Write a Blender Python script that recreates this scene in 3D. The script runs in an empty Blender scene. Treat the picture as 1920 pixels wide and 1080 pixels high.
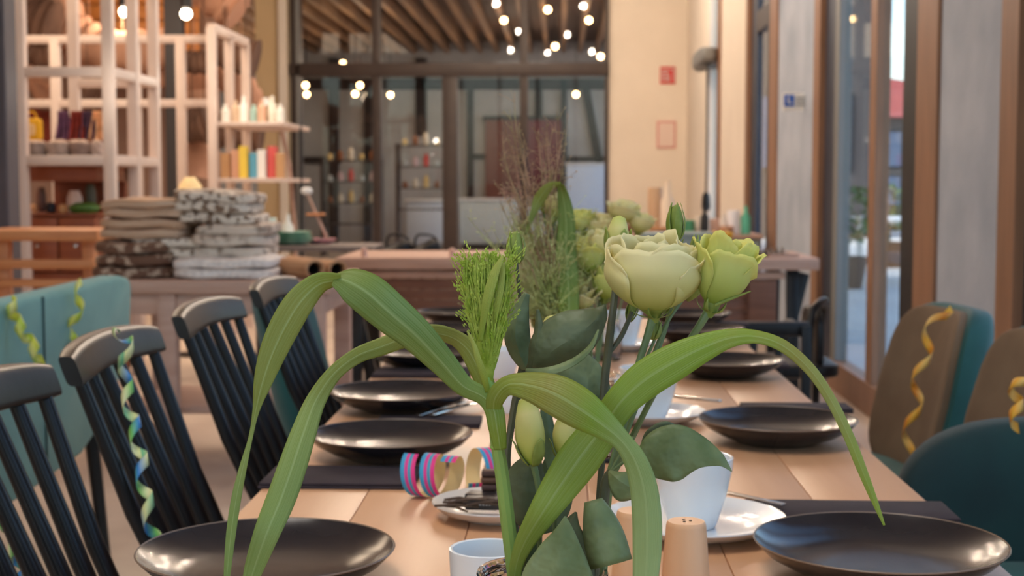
import bpy, bmesh, math, random
from mathutils import Vector, Matrix, Euler
random.seed(7)
PI = math.pi
scn = bpy.context.scene
COL = scn.collection

# ------------------------------------------------------------------ camera
F = 2700.0                      # focal length in pixels of the 1920 px wide frame
EYE = Vector((0, 0, 1.14))
YAW, PITCH = math.atan(-92 / F), math.atan(197 / F)
cd = bpy.data.cameras.new('camera')
cd.sensor_width = 36.0
cd.lens = F / 1920 * 36.0
cd.clip_start = 0.05
cd.clip_end = 300
cd.dof.use_dof = True
cd.dof.focus_distance = 1.08
cd.dof.aperture_fstop = 12.0
cam = bpy.data.objects.new('camera', cd)
COL.objects.link(cam)
cam.location = EYE
cam.rotation_euler = (PI / 2 - PITCH, 0, -YAW)
scn.camera = cam
RV = Vector((math.cos(YAW), -math.sin(YAW), 0))
FV = Vector((math.sin(YAW) * math.cos(PITCH), math.cos(YAW) * math.cos(PITCH), -math.sin(PITCH)))
UV_ = RV.cross(FV)

def at(x, y, Y):
    """real point at depth Y seen at the photograph's pixel (x, y)"""
    d = FV + RV * ((x - 960) / F) - UV_ * ((y - 540) / F)
    return EYE + d * (Y / d.y)

def on(x, y, z):
    """real point at height z seen at the photograph's pixel (x, y)"""
    d = FV + RV * ((x - 960) / F) - UV_ * ((y - 540) / F)
    return EYE + d * ((z - EYE.z) / d.z)

# ------------------------------------------------------------------ view, world, light
scn.view_settings.view_transform = 'Standard'
scn.view_settings.look = 'None'
scn.view_settings.exposure = 0.33
scn.view_settings.gamma = 1.0
scn.view_settings.use_curve_mapping = False
w = bpy.data.worlds.new('world')
scn.world = w
w.use_nodes = True
nt = w.node_tree
bg = nt.nodes['Background']
sky = nt.nodes.new('ShaderNodeTexSky')
sky.sky_type = 'NISHITA'
sky.sun_disc = False
sky.sun_elevation = math.radians(38)
sky.sun_rotation = math.radians(-100)
sky.air_density = 1.0
sky.dust_density = 2.0
nt.links.new(sky.outputs[0], bg.inputs[0])
bg.inputs[1].default_value = 0.55

def lamp(name, kind, loc, power, color=(1, 1, 1), size=0.1, rot=(0, 0, 0), sy=None):
    l = bpy.data.lights.new(name, kind)
    l.energy = power
    l.color = color
    if kind == 'AREA':
        l.size = size
        if sy:
            l.shape = 'RECTANGLE'
            l.size_y = sy
    elif kind == 'SUN':
        l.angle = size
    else:
        l.shadow_soft_size = size
    o = bpy.data.objects.new(name, l)
    COL.objects.link(o)
    o.location = loc
    o.rotation_euler = rot
    return o

WARM = (1.0, 0.76, 0.54)
lamp('sun', 'SUN', (0, 0, 20), 3.0, (1, 0.95, 0.88), 0.01, (math.radians(28), math.radians(-28), 0))
# ceiling lamps of the room (all above the frame): a row of warm pendants and soft panels
lamp('ceiling_light_table', 'AREA', (-0.9, 0.6, 3.9), 55, (1, 0.90, 0.80), 1.2, (0, 0, 0), 2.0)
for i, (x_, y_, z_) in enumerate(((-0.55, 6.6, 3.35), (0.10, 6.9, 3.35), (-0.25, 8.4, 3.5), (0.55, 8.6, 3.5), (-0.9, 9.0, 3.5), (0.1, 10.6, 3.6), (-0.7, 11.2, 3.6), (0.8, 12.5, 3.6), (0.3, 14.5, 3.6), (-0.9, 14.8, 3.6))):
    lamp('ceiling_light_pendant', 'POINT', (x_, y_, z_), 22 if y_ < 14 else 48, (1, 0.82, 0.64), 0.035)
lamp('ceiling_light_shop', 'AREA', (-4.0, 9.2, 3.6), 110, WARM, 2.2, (0, 0, 0), 3.5)
lamp('ceiling_light_hall', 'AREA', (-1.6, 21.5, 3.2), 60, (1, 0.82, 0.62), 3.0, (0, 0, 0), 5.0)

# ------------------------------------------------------------------ materials
def lin(c):
    return tuple(((v / 255.0) / 12.92 if v / 255.0 <= 0.04045 else ((v / 255.0 + 0.055) / 1.055) ** 2.4) for v in c) + (1.0,)

MATS = {}
def mat(name, c, rough=0.6, metal=0.0, c2=None, scale=8.0, stretch=(1, 1, 1), bump=0.0, bscale=40.0, spec=0.5,
        trans=0.0, coat=0.0, emit=None, power=0.0, detail=4.0, contrast=(0.35, 0.65), uv=False, sheen=0.0):
    m = bpy.data.materials.new(name)
    m.use_nodes = True
    t = m.node_tree
    b = t.nodes['Principled BSDF']
    b.inputs['Base Color'].default_value = lin(c)
    b.inputs['Roughness'].default_value = rough
    b.inputs['Metallic'].default_value = metal
    b.inputs['Specular IOR Level'].default_value = spec
    b.inputs['Coat Weight'].default_value = coat
    b.inputs['Sheen Weight'].default_value = sheen
    if emit is not None:
        b.inputs['Emission Color'].default_value = lin(emit)
        b.inputs['Emission Strength'].default_value = power
    tc = t.nodes.new('ShaderNodeTexCoord')
    mp = t.nodes.new('ShaderNodeMapping')
    mp.inputs['Scale'].default_value = stretch
    t.links.new(tc.outputs['UV' if uv else 'Object'], mp.inputs[0])
    if c2 is not None:
        n = t.nodes.new('ShaderNodeTexNoise')
        n.inputs['Scale'].default_value = scale
        n.inputs['Detail'].default_value = detail
        t.links.new(mp.outputs[0], n.inputs['Vector'])
        r = t.nodes.new('ShaderNodeValToRGB')
        r.color_ramp.elements[0].position = contrast[0]
        r.color_ramp.elements[1].position = contrast[1]
        r.color_ramp.elements[0].color = lin(c)
        r.color_ramp.elements[1].color = lin(c2)
        t.links.new(n.outputs['Fac'], r.inputs[0])
        t.links.new(r.outputs[0], b.inputs['Base Color'])
    if bump:
        n = t.nodes.new('ShaderNodeTexNoise')
        n.inputs['Scale'].default_value = bscale
        t.links.new(mp.outputs[0], n.inputs['Vector'])
        bp = t.nodes.new('ShaderNodeBump')
        bp.inputs['Strength'].default_value = bump
        bp.inputs['Distance'].default_value = 0.01
        t.links.new(n.outputs['Fac'], bp.inputs['Height'])
        t.links.new(bp.outputs[0], b.inputs['Normal'])
    if trans:
        out = t.nodes['Material Output']
        tr = t.nodes.new('ShaderNodeBsdfTranslucent')
        mx = t.nodes.new('ShaderNodeMixShader')
        mx.inputs[0].default_value = trans
        if b.inputs['Base Color'].links:
            t.links.new(b.inputs['Base Color'].links[0].from_socket, tr.inputs[0])
        else:
            tr.inputs[0].default_value = lin(c)
        t.links.new(b.outputs[0], mx.inputs[1])
        t.links.new(tr.outputs[0], mx.inputs[2])
        t.links.new(mx.outputs[0], out.inputs[0])
    MATS[name] = m
    return m

def ramp_mat(name, axis, stops, rough=0.5, trans=0.3, vein=0.0, vein_n=14.0, noise=0.25, spec=0.4, repeat=1.0, interp='LINEAR', back=None, rib=0.0):
    """colour along the piece's own UV (axis 0 = across, 1 = along), fine ribs across"""
    m = mat(name, stops[0][1], rough, spec=spec)
    t = m.node_tree
    b = t.nodes['Principled BSDF']
    tc = t.nodes.new('ShaderNodeTexCoord')
    sp = t.nodes.new('ShaderNodeSeparateXYZ')
    t.links.new(tc.outputs['UV'], sp.inputs[0])
    src = sp.outputs[axis]
    if repeat != 1.0:
        mu = t.nodes.new('ShaderNodeMath'); mu.operation = 'MULTIPLY'; mu.inputs[1].default_value = repeat
        fr = t.nodes.new('ShaderNodeMath'); fr.operation = 'FRACT'
        t.links.new(src, mu.inputs[0]); t.links.new(mu.outputs[0], fr.inputs[0]); src = fr.outputs[0]
    if noise:
        n = t.nodes.new('ShaderNodeTexNoise'); n.inputs['Scale'].default_value = 35.0
        t.links.new(tc.outputs['Object'], n.inputs['Vector'])
        s1 = t.nodes.new('ShaderNodeMath'); s1.operation = 'MULTIPLY_ADD'
        s1.inputs[1].default_value = noise; 
        t.links.new(n.outputs['Fac'], s1.inputs[0])
        s0 = t.nodes.new('ShaderNodeMath'); s0.operation = 'SUBTRACT'; s0.inputs[1].default_value = noise / 2
        t.links.new(src, s0.inputs[0]); t.links.new(s0.outputs[0], s1.inputs[2]); src = s1.outputs[0]
    r = t.nodes.new('ShaderNodeValToRGB')
    r.color_ramp.interpolation = interp
    els = r.color_ramp.elements
    els[0].position, els[0].color = stops[0][0], lin(stops[0][1])
    els[1].position, els[1].color = stops[-1][0], lin(stops[-1][1])
    for p, c in stops[1:-1]:
        e = els.new(p); e.color = lin(c)
    t.links.new(src, r.inputs[0])
    col = r.outputs[0]
    if vein:
        wv = t.nodes.new('ShaderNodeMath'); wv.operation = 'MULTIPLY'; wv.inputs[1].default_value = vein_n * 2 * PI
        sn = t.nodes.new('ShaderNodeMath'); sn.operation = 'SINE'
        t.links.new(sp.outputs[0], wv.inputs[0]); t.links.new(wv.outputs[0], sn.inputs[0])
        bp = t.nodes.new('ShaderNodeBump'); bp.inputs['Strength'].default_value = vein; bp.inputs['Distance'].default_value = 0.0006
        t.links.new(sn.outputs[0], bp.inputs['Height']); t.links.new(bp.outputs[0], b.inputs['Normal'])
    if rib:
        d1 = t.nodes.new('ShaderNodeMath'); d1.operation = 'SUBTRACT'; d1.inputs[1].default_value = 0.5
        d2 = t.nodes.new('ShaderNodeMath'); d2.operation = 'ABSOLUTE'
        d3 = t.nodes.new('ShaderNodeMapRange'); d3.inputs[1].default_value = 0.015; d3.inputs[2].default_value = 0.045; d3.inputs[3].default_value = 1.0; d3.inputs[4].default_value = 0.0
        t.links.new(sp.outputs[0], d1.inputs[0]); t.links.new(d1.outputs[0], d2.inputs[0]); t.links.new(d2.outputs[0], d3.inputs[0])
        mpp = t.nodes.new('ShaderNodeMapping'); mpp.inputs['Scale'].default_value = (26, 1.2, 1)
        nn_ = t.nodes.new('ShaderNodeTexNoise'); nn_.inputs['Scale'].default_value = 2.0; nn_.inputs['Detail'].default_value = 3.0
        t.links.new(tc.outputs['UV'], mpp.inputs[0]); t.links.new(mpp.outputs[0], nn_.inputs['Vector'])
        ad = t.nodes.new('ShaderNodeMath'); ad.operation = 'MULTIPLY_ADD'; ad.inputs[1].default_value = rib
        m2 = t.nodes.new('ShaderNodeMapRange'); m2.inputs[1].default_value = 0.42; m2.inputs[2].default_value = 0.68; m2.inputs[4].default_value = rib * 0.8
        t.links.new(nn_.outputs['Fac'], m2.inputs[0]); t.links.new(d3.outputs[0], ad.inputs[0]); t.links.new(m2.outputs[0], ad.inputs[2])
        mr = t.nodes.new('ShaderNodeMix'); mr.data_type = 'RGBA'
        t.links.new(ad.outputs[0], mr.inputs[0]); t.links.new(col, mr.inputs[6]); mr.inputs[7].default_value = lin((190, 208, 146))
        col = mr.outputs[2]
    if back is not None:
        gm = t.nodes.new('ShaderNodeNewGeometry')
        mc = t.nodes.new('ShaderNodeMix'); mc.data_type = 'RGBA'
        t.links.new(gm.outputs['Backfacing'], mc.inputs[0])
        t.links.new(col, mc.inputs[6]); mc.inputs[7].default_value = lin(back)
        col = mc.outputs[2]
    t.links.new(col, b.inputs['Base Color'])
    if trans:
        out = t.nodes['Material Output']
        tr = t.nodes.new('ShaderNodeBsdfTranslucent'); mx = t.nodes.new('ShaderNodeMixShader')
        mx.inputs[0].default_value = trans
        t.links.new(col, tr.inputs[0]); t.links.new(b.outputs[0], mx.inputs[1]); t.links.new(tr.outputs[0], mx.inputs[2])
        t.links.new(mx.outputs[0], out.inputs[0])
    return m

def pane_mat(name, tint=(255, 255, 255), ior=1.5):
    """thin window glass: clear, reflecting by its Fresnel term"""
    m = bpy.data.materials.new(name); m.use_nodes = True
    t = m.node_tree; t.nodes.remove(t.nodes['Principled BSDF'])
    tr = t.nodes.new('ShaderNodeBsdfTransparent'); tr.inputs[0].default_value = lin(tint)
    gl = t.nodes.new('ShaderNodeBsdfGlossy'); gl.inputs['Roughness'].default_value = 0.02
    # Schlick reflectance from the viewing angle, the same from both sides of the thin pane
    gm = t.nodes.new('ShaderNodeNewGeometry'); dt = t.nodes.new('ShaderNodeVectorMath'); dt.operation = 'DOT_PRODUCT'
    t.links.new(gm.outputs['Normal'], dt.inputs[0]); t.links.new(gm.outputs['Incoming'], dt.inputs[1])
    def mth(op, i0, v1=None, v0=None):
        n_ = t.nodes.new('ShaderNodeMath'); n_.operation = op
        if i0 is not None: t.links.new(i0, n_.inputs[0])
        if v0 is not None: n_.inputs[0].default_value = v0; t.links.new(v1, n_.inputs[1])
        elif v1 is not None: n_.inputs[1].default_value = v1
        return n_.outputs[0]
    ab = mth('ABSOLUTE', dt.outputs['Value'])
    om = mth('SUBTRACT', None, ab, 1.0)
    pw = mth('POWER', om, 5.0)
    sc_ = mth('MULTIPLY', pw, 0.55)
    frv = mth('ADD', sc_, 0.025)
    class _O: outputs = [frv]
    fr = _O
    mx = t.nodes.new('ShaderNodeMixShader')
    t.links.new(fr.outputs[0], mx.inputs[0]); t.links.new(tr.outputs[0], mx.inputs[1]); t.links.new(gl.outputs[0], mx.inputs[2])
    t.links.new(mx.outputs[0], t.nodes['Material Output'].inputs[0])
    return m

def wood_mat(name, c, c2, rough=0.4, scale=3.0, stretch=(12, 1, 12), bump=0.05, coat=0.0, spec=0.5):
    return mat(name, c, rough, c2=c2, scale=scale, stretch=stretch, bump=bump, bscale=10.0, coat=coat, detail=6, contrast=(0.3, 0.7), spec=spec)

TABLE = wood_mat('light_oiled_wood', (204, 154, 114), (214, 166, 126), 0.38, 2.0, (14, 1.2, 14), 0.03)
PINKW = wood_mat('pale_painted_wood', (178, 142, 124), (196, 162, 144), 0.55, 3.0, (1, 10, 10), 0.04)
BROWNW = wood_mat('brown_planks', (112, 74, 58), (134, 92, 72), 0.55, 3.0, (1, 10, 10), 0.06)
ORANGEW = wood_mat('orange_pine', (196, 122, 70), (218, 150, 96), 0.5, 3.0, (1, 10, 10), 0.04)
CEILW = wood_mat('ceiling_pine', (206, 128, 58), (226, 152, 78), 0.5, 3.0, (1, 10, 10), 0.04)
FRAMEW = wood_mat('window_timber', (134, 98, 74), (156, 114, 86), 0.5, 3.0, (10, 10, 1), 0.04)
CABW = wood_mat('reddish_cabinet', (128, 62, 34), (148, 78, 44), 0.5, 3.0, (1, 10, 10), 0.04)
BEECH = wood_mat('turned_beech', (214, 164, 122), (226, 180, 140), 0.45, 3.0, (10, 10, 1), 0.03)
WHITEF = mat('white_painted_frame', (206, 184, 172), 0.5, c2=(216, 196, 184), scale=3)
CREAM = mat('cream_plaster', (230, 218, 202), 0.85, c2=(238, 226, 210), scale=1.5, bump=0.1, bscale=30)
BEIGEP = mat('ochre_plaster', (206, 178, 136), 0.85, c2=(214, 186, 144), scale=1.5, bump=0.1, bscale=30)
CONC = mat('concrete', (158, 170, 188), 0.85, c2=(180, 190, 206), scale=2.5, bump=0.25, bscale=18, detail=8)
PLAST = mat('mauve_plaster', (146, 116, 102), 0.9, c2=(158, 128, 112), scale=1.0)
CEILP = mat('limewashed_ceiling', (214, 206, 198), 0.9, c2=(222, 214, 206), scale=1.0)
FLOOR = mat('ground_concrete_floor', (190, 170, 154), 0.5, c2=(212, 194, 176), scale=2.5, detail=10, bump=0.02, bscale=60)
BLACKP = mat('black_painted_wood', (12, 12, 14), 0.32, spec=0.32, bump=0.02, bscale=60)
BLACKM = mat('black_metal', (17, 17, 20), 0.4, spec=0.35)
DARKF = mat('dark_brown_frame', (62, 50, 46), 0.5, c2=(70, 58, 52), scale=4)
NAVYF = mat('navy_frame', (44, 50, 66), 0.45, c2=(52, 58, 74), scale=4)
BLACKF = mat('black_gasket', (18, 17, 18), 0.5)
GREYF = mat('grey_aluminium', (128, 128, 126), 0.55, metal=0.1)
GREYCOL = mat('slate_grey_column', (72, 66, 72), 0.6, c2=(80, 74, 80), scale=3)
TEAL = mat('teal_velvet', (98, 148, 142), 0.85, c2=(110, 160, 152), scale=6, bump=0.06, bscale=200, sheen=0.15)
TEALD = mat('deep_teal_velvet', (8, 44, 48), 0.85, c2=(12, 56, 58), scale=6, bump=0.06, bscale=200, sheen=0.1)
TEALM = mat('mid_teal_velvet', (26, 78, 78), 0.8, c2=(34, 94, 92), scale=6, bump=0.06, bscale=200, sheen=0.15)
TAUPE = mat('taupe_fabric', (112, 90, 70), 0.9, c2=(124, 102, 80), scale=8, bump=0.08, bscale=300)
PLATE = mat('dark_stoneware', (33, 30, 33), 0.19, c2=(42, 37, 38), scale=18, spec=0.38, bump=0.03, bscale=25)
PLRIM = mat('worn_stoneware_edge', (120, 100, 84), 0.4)
NAPK = mat('dark_plum_napkin', (44, 34, 40), 0.9, c2=(52, 42, 48), scale=20, bump=0.12, bscale=400)
CERAM = mat('white_porcelain', (232, 236, 238), 0.14, spec=0.6, coat=0.3)
CERAMD = mat('cream_porcelain', (220, 212, 202), 0.25, spec=0.5)
STEEL = mat('polished_steel', (200, 198, 196), 0.22, metal=1.0)
BLKBOX = mat('black_wrapper', (26, 24, 26), 0.35, c2=(44, 38, 38), scale=60)
TWIG = mat('dry_twig', (64, 46, 34), 0.8, c2=(96, 74, 54), scale=60)
PRINTW = mat('pale_print', (206, 202, 200), 0.6)
RED = mat('signal_red', (206, 40, 34), 0.5)
BLUE = mat('signal_blue', (44, 96, 190), 0.5)
WHITE = mat('white_paper', (232, 230, 228), 0.7)
PAPER = mat('pale_paper', (232, 208, 190), 0.8)
GLASSP = pane_mat('window_pane', (238, 243, 244))
HALLP = pane_mat('tinted_pane', (224, 222, 220), 1.45)
STEMG = ramp_mat('millet_stem_green', 1, [(0, (138, 172, 84)), (0.5, (150, 182, 96)), (1, (128, 168, 70))], 0.5, 0.15, 0.0)
BLADE = ramp_mat('millet_blade', 1, [(0, (138, 164, 44)), (0.35, (122, 150, 65)), (0.7, (116, 144, 72)), (1, (118, 134, 44))], 0.5, 0.30, 0.16, 18, 0.3, rib=0.35)
BLADE2 = ramp_mat('millet_blade_blue', 1, [(0, (138, 156, 51)), (0.25, (148, 156, 72)), (0.5, (130, 142, 53)), (0.65, (142, 160, 82)), (1, (128, 156, 79))], 0.5, 0.30, 0.16, 18, 0.3, rib=0.35)
BLADE3 = ramp_mat('millet_blade_pale', 1, [(0, (134, 162, 56)), (0.3, (142, 140, 56)), (0.5, (128, 158, 39)), (0.62, (138, 160, 86)), (1, (166, 190, 130))], 0.5, 0.30, 0.16, 18, 0.25, rib=0.30)
BLADE4 = ramp_mat('millet_blade_bright', 1, [(0, (148, 172, 72)), (0.35, (132, 158, 51)), (0.58, (134, 164, 41)), (0.7, (156, 152, 67)), (0.8, (160, 170, 92)), (1, (146, 172, 56))], 0.5, 0.32, 0.16, 18, 0.2, rib=0.28)
PLUME = mat('millet_plume', (206, 220, 104), 0.6, c2=(170, 198, 60), scale=120, trans=0.4)
PLUMEB = mat('misty_grass', (192, 206, 124), 0.7, c2=(206, 204, 150), scale=12, trans=0.3)
MIST = mat('misty_grass_reddish', (196, 150, 130), 0.7, c2=(168, 160, 108), scale=10, trans=0.3)
LEAFB = mat('lisianthus_leaf', (98, 114, 70), 0.5, c2=(136, 150, 106), scale=22, bump=0.35, bscale=70, trans=0.12, spec=0.35)
LEAFD = mat('lisianthus_leaf_dark', (78, 84, 56), 0.5, c2=(104, 114, 84), scale=24, bump=0.35, bscale=70, trans=0.12, spec=0.3)
LEAFT = mat('lisianthus_leaf_bluish', (86, 106, 74), 0.5, c2=(122, 140, 106), scale=22, bump=0.35, bscale=70, trans=0.12, spec=0.35)
STEMD = mat('lisianthus_stem', (92, 112, 70), 0.5, c2=(112, 132, 84), scale=30)
STEMB = mat('lisianthus_stem_dark', (74, 76, 58), 0.5, c2=(92, 94, 68), scale=30)
SEPAL = mat('bud_sepal', (122, 140, 54), 0.5, c2=(158, 172, 84), scale=60, trans=0.2)
PETALC = ramp_mat('cream_petal', 1, [(0, (190, 208, 96)), (0.3, (222, 224, 138)), (0.7, (238, 230, 166)), (1, (246, 238, 190))], 0.6, 0.40, 0.05, 12, 0.12)
PETALG = ramp_mat('green_cream_petal', 1, [(0, (158, 188, 66)), (0.45, (204, 214, 116)), (0.8, (222, 226, 138)), (1, (236, 232, 140))], 0.6, 0.40, 0.06, 12, 0.2)
BUDC = ramp_mat('closed_bud', 1, [(0, (148, 174, 54)), (0.35, (206, 208, 112)), (0.75, (228, 220, 146)), (1, (196, 206, 106))], 0.5, 0.25, 0.08, 8, 0.2)
COIL = ramp_mat('striped_paper', 0, [(0, (232, 62, 140)), (0.26, (232, 62, 140)), (0.30, (70, 160, 190)), (0.48, (70, 160, 190)), (0.52, (222, 66, 150)), (0.70, (222, 66, 150)), (0.74, (64, 160, 204)), (1, (64, 160, 204))], 0.6, 0.15, 0, 1, 0.0, back=(232, 208, 150))
STRG = ramp_mat('green_blue_streamer', 1, [(0, (110, 196, 150)), (0.25, (230, 232, 170)), (0.45, (60, 140, 214)), (0.65, (120, 196, 90)), (0.85, (240, 238, 190)), (1, (228, 230, 160))], 0.5, 0.25, 0, 1, 0.0, repeat=5.0)
STRY = ramp_mat('lime_streamer', 1, [(0, (222, 224, 70)), (0.3, (240, 236, 160)), (0.55, (190, 214, 60)), (0.8, (232, 232, 130)), (1, (222, 224, 70))], 0.5, 0.25, 0, 1, 0.0, repeat=4.0)
STRO = ramp_mat('orange_streamer', 1, [(0, (236, 190, 70)), (0.3, (222, 140, 40)), (0.6, (238, 204, 120)), (1, (240, 176, 50))], 0.5, 0.25, 0, 1, 0.0, repeat=4.0)
jg = bpy.data.materials.new('clear_glass'); jg.use_nodes = True
_b = jg.node_tree.nodes['Principled BSDF']
_b.inputs['Transmission Weight'].default_value = 1.0; _b.inputs['Roughness'].default_value = 0.02; _b.inputs['IOR'].default_value = 1.45
JAR = jg
BULB = mat('glowing_bulb', (255, 214, 150), 0.5, emit=(255, 206, 140), power=32)
BULBW = mat('bright_spot', (255, 240, 220), 0.5, emit=(255, 226, 190), power=18)

# ------------------------------------------------------------------ mesh helpers
class MB:
    def __init__(self):
        self.bm = bmesh.new()
        self.uv = self.bm.loops.layers.uv.new('UVMap')
    def _add(self, sub):
        me = bpy.data.meshes.new('t'); sub.to_mesh(me); sub.free()
        self.bm.from_mesh(me); bpy.data.meshes.remove(me)
        return self
    def box(self, c, s, rot=None, bevel=0.0, seg=2):
        b = bmesh.new()
        bmesh.ops.create_cube(b, size=1.0)
        bmesh.ops.scale(b, vec=s, verts=b.verts)
        if bevel:
            bmesh.ops.bevel(b, geom=list(b.edges), offset=min(bevel, min(s) * 0.49), segments=seg, profile=0.5, affect='EDGES')
        M = Matrix.Translation(c)
        if rot is not None:
            M = M @ (rot.to_matrix().to_4x4() if isinstance(rot, Euler) else rot)
        bmesh.ops.transform(b, matrix=M, verts=b.verts)
        return self._add(b)
    def span(self, a, c, **k):
        return self.box([(a[i] + c[i]) / 2 for i in range(3)], [abs(c[i] - a[i]) for i in range(3)], **k)
    def bar(self, p, q, w, d, up=(0, 0, 1), bevel=0.0):
        p, q = Vector(p), Vector(q); t = (q - p); L = t.length; t.normalize()
        u = Vector(up)
        if abs(t.dot(u)) > 0.97: u = Vector((0, 1, 0))
        x = t.cross(u).normalized(); y = x.cross(t)
        R = Matrix((x, y, t)).transposed().to_4x4()
        return self.box((p + q) / 2, (w, d, L), rot=R, bevel=bevel)
    def tube(self, pts, r, n=8, caps=True):
        pts = [Vector(p) for p in pts]
        if not hasattr(r, '__len__'): r = [r] * len(pts)
        rings = []
        t0 = (pts[1] - pts[0]).normalized()
        ref = Vector((0, 0, 1)) if abs(t0.z) < 0.9 else Vector((1, 0, 0))
        x = t0.cross(ref).normalized()
        for i, p in enumerate(pts):
            t = (pts[min(i + 1, len(pts) - 1)] - pts[max(i - 1, 0)])
            if t.length < 1e-9: t = t0
            t = t.normalized()
            x = (x - t * x.dot(t)).normalized(); y = t.cross(x)
            rings.append([self.bm.verts.new(p + (x * math.cos(2 * PI * k / n) + y * math.sin(2 * PI * k / n)) * r[i]) for k in range(n)])
        for i in range(len(rings) - 1):
            for k in range(n):
                f = self.bm.faces.new((rings[i][k], rings[i][(k + 1) % n], rings[i + 1][(k + 1) % n], rings[i + 1][k]))
                L = len(rings) - 1
                for lp, uv in zip(f.loops, ((k / n, i / L), ((k + 1) / n, i / L), ((k + 1) / n, (i + 1) / L), (k / n, (i + 1) / L))):
                    lp[self.uv].uv = uv
        if caps:
            self.bm.faces.new(list(reversed(rings[0]))); self.bm.faces.new(rings[-1])
        return self
    def grid(self, fn, nu, nv, closed=False):
        vs = [[self.bm.verts.new(fn(i / nu, j / nv)) for i in range(nu if closed else nu + 1)] for j in range(nv + 1)]
        for j in range(nv):
            for i in range(nu):
                i2 = (i + 1) % nu if closed else i + 1
                f = self.bm.faces.new((vs[j][i], vs[j][i2], vs[j + 1][i2], vs[j + 1][i]))
                for lp, uv in zip(f.loops, ((i / nu, j / nv), ((i + 1) / nu, j / nv), ((i + 1) / nu, (j + 1) / nv), (i / nu, (j + 1) / nv))):
                    lp[self.uv].uv = uv
        return self
    def lathe(self, prof, c=(0, 0, 0), n=32, M=None):
        c = Vector(c)
        rings = []
        for (r, z) in prof:
            if r <= 1e-6:
                p = Vector((0, 0, z)); p = (M @ p) if M else p
                rings.append([self.bm.verts.new(c + p)])
            else:
                ring = []
                for k in range(n):
                    p = Vector((r * math.cos(2 * PI * k / n), r * math.sin(2 * PI * k / n), z)); p = (M @ p) if M else p
                    ring.append(self.bm.verts.new(c + p))
                rings.append(ring)
        for i in range(len(rings) - 1):
            a, b = rings[i], rings[i + 1]
            for k in range(n):
                k2 = (k + 1) % n
                if len(a) == 1 and len(b) == 1: continue
                if len(a) == 1: self.bm.faces.new((a[0], b[k2], b[k]))
                elif len(b) == 1: self.bm.faces.new((a[k], a[k2], b[0]))
                else: self.bm.faces.new((a[k], a[k2], b[k2], b[k]))
        return self
    def pillow(self, c, s, e=3.0, rot=None, nu=28, nv=16, fn=None):
        """rounded cushion: super-ellipsoid of half sizes s"""
        c = Vector(c)
        def sp(v, p): return math.copysign(abs(v) ** p, v)
        def g(u, v):
            a, b = 2 * PI * u, PI * (v - 0.5)
            cb = sp(math.cos(b), 2 / e)
            p = Vector((s[0] * cb * sp(math.cos(a), 2 / e), s[1] * cb * sp(math.sin(a), 2 / e), s[2] * sp(math.sin(b), 2 / e)))
            if fn: p = fn(p)
            if rot is not None: p = rot.to_matrix() @ p if isinstance(rot, Euler) else rot @ p
            return c + p
        return self.grid(g, nu, nv, closed=True)
    def build(self, name, m, parent=None, smooth=True, solid=0.0, auto=0.6, keep=False):
        bm = self.bm
        bmesh.ops.remove_doubles(bm, verts=bm.verts, dist=1e-6)
        if not keep:
            bmesh.ops.recalc_face_normals(bm, faces=bm.faces)
        off = Vector((0, 0, 0))
        if parent is not None:
            p = parent
            while p is not None:
                off += p.location; p = p.parent
        else:
            xs = [v.co for v in bm.verts]
            off = Vector(((min(v.x for v in xs) + max(v.x for v in xs)) / 2, (min(v.y for v in xs) + max(v.y for v in xs)) / 2, min(v.z for v in xs)))
        bmesh.ops.translate(bm, vec=-off, verts=bm.verts)
        if smooth:
            for e in bm.edges:
                if len(e.link_faces) == 2 and e.calc_face_angle(0) > auto: e.smooth = False
            for f in bm.faces: f.smooth = True
        me = bpy.data.meshes.new(name); bm.to_mesh(me); bm.free()
        me.materials.append(m)
        o = bpy.data.objects.new(name, me); COL.objects.link(o)
        if parent is not None: o.parent = parent
        else: o.location = off
        if solid:
            md = o.modifiers.new('thick', 'SOLIDIFY'); md.thickness = solid; md.offset = 0.0
        return o

def tag(o, label=None, cat=None, group=None, kind=None):
    if label: o['label'] = label
    if cat: o['category'] = cat
    if group: o['group'] = group
    if kind: o['kind'] = kind
    return o
def thing(name, loc, label, cat, group=None):
    o = bpy.data.objects.new(name, None); COL.objects.link(o); o.empty_display_size = 0.05
    o.location = loc
    return tag(o, label, cat, group)
def struct(o):
    o['kind'] = 'structure'; return o
def copy_tree(o, parent=None):
    c = o.copy(); COL.objects.link(c); c.parent = parent
    for ch in list(o.children): copy_tree(ch, c)
    return c
def smoothpath(pts, n=6):
    """Catmull-Rom through rows of numbers"""
    out = []
    P_ = [pts[0]] + list(pts) + [pts[-1]]
    for i in range(1, len(P_) - 2):
        a, b, c, d = P_[i - 1], P_[i], P_[i + 1], P_[i + 2]
        for k in range(n):
            t = k / n
            out.append(tuple(0.5 * ((2 * b[j]) + (-a[j] + c[j]) * t + (2 * a[j] - 5 * b[j] + 4 * c[j] - d[j]) * t * t + (-a[j] + 3 * b[j] - 3 * c[j] + d[j]) * t ** 3) for j in range(len(b))))
    out.append(tuple(pts[-1]))
    return out

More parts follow.
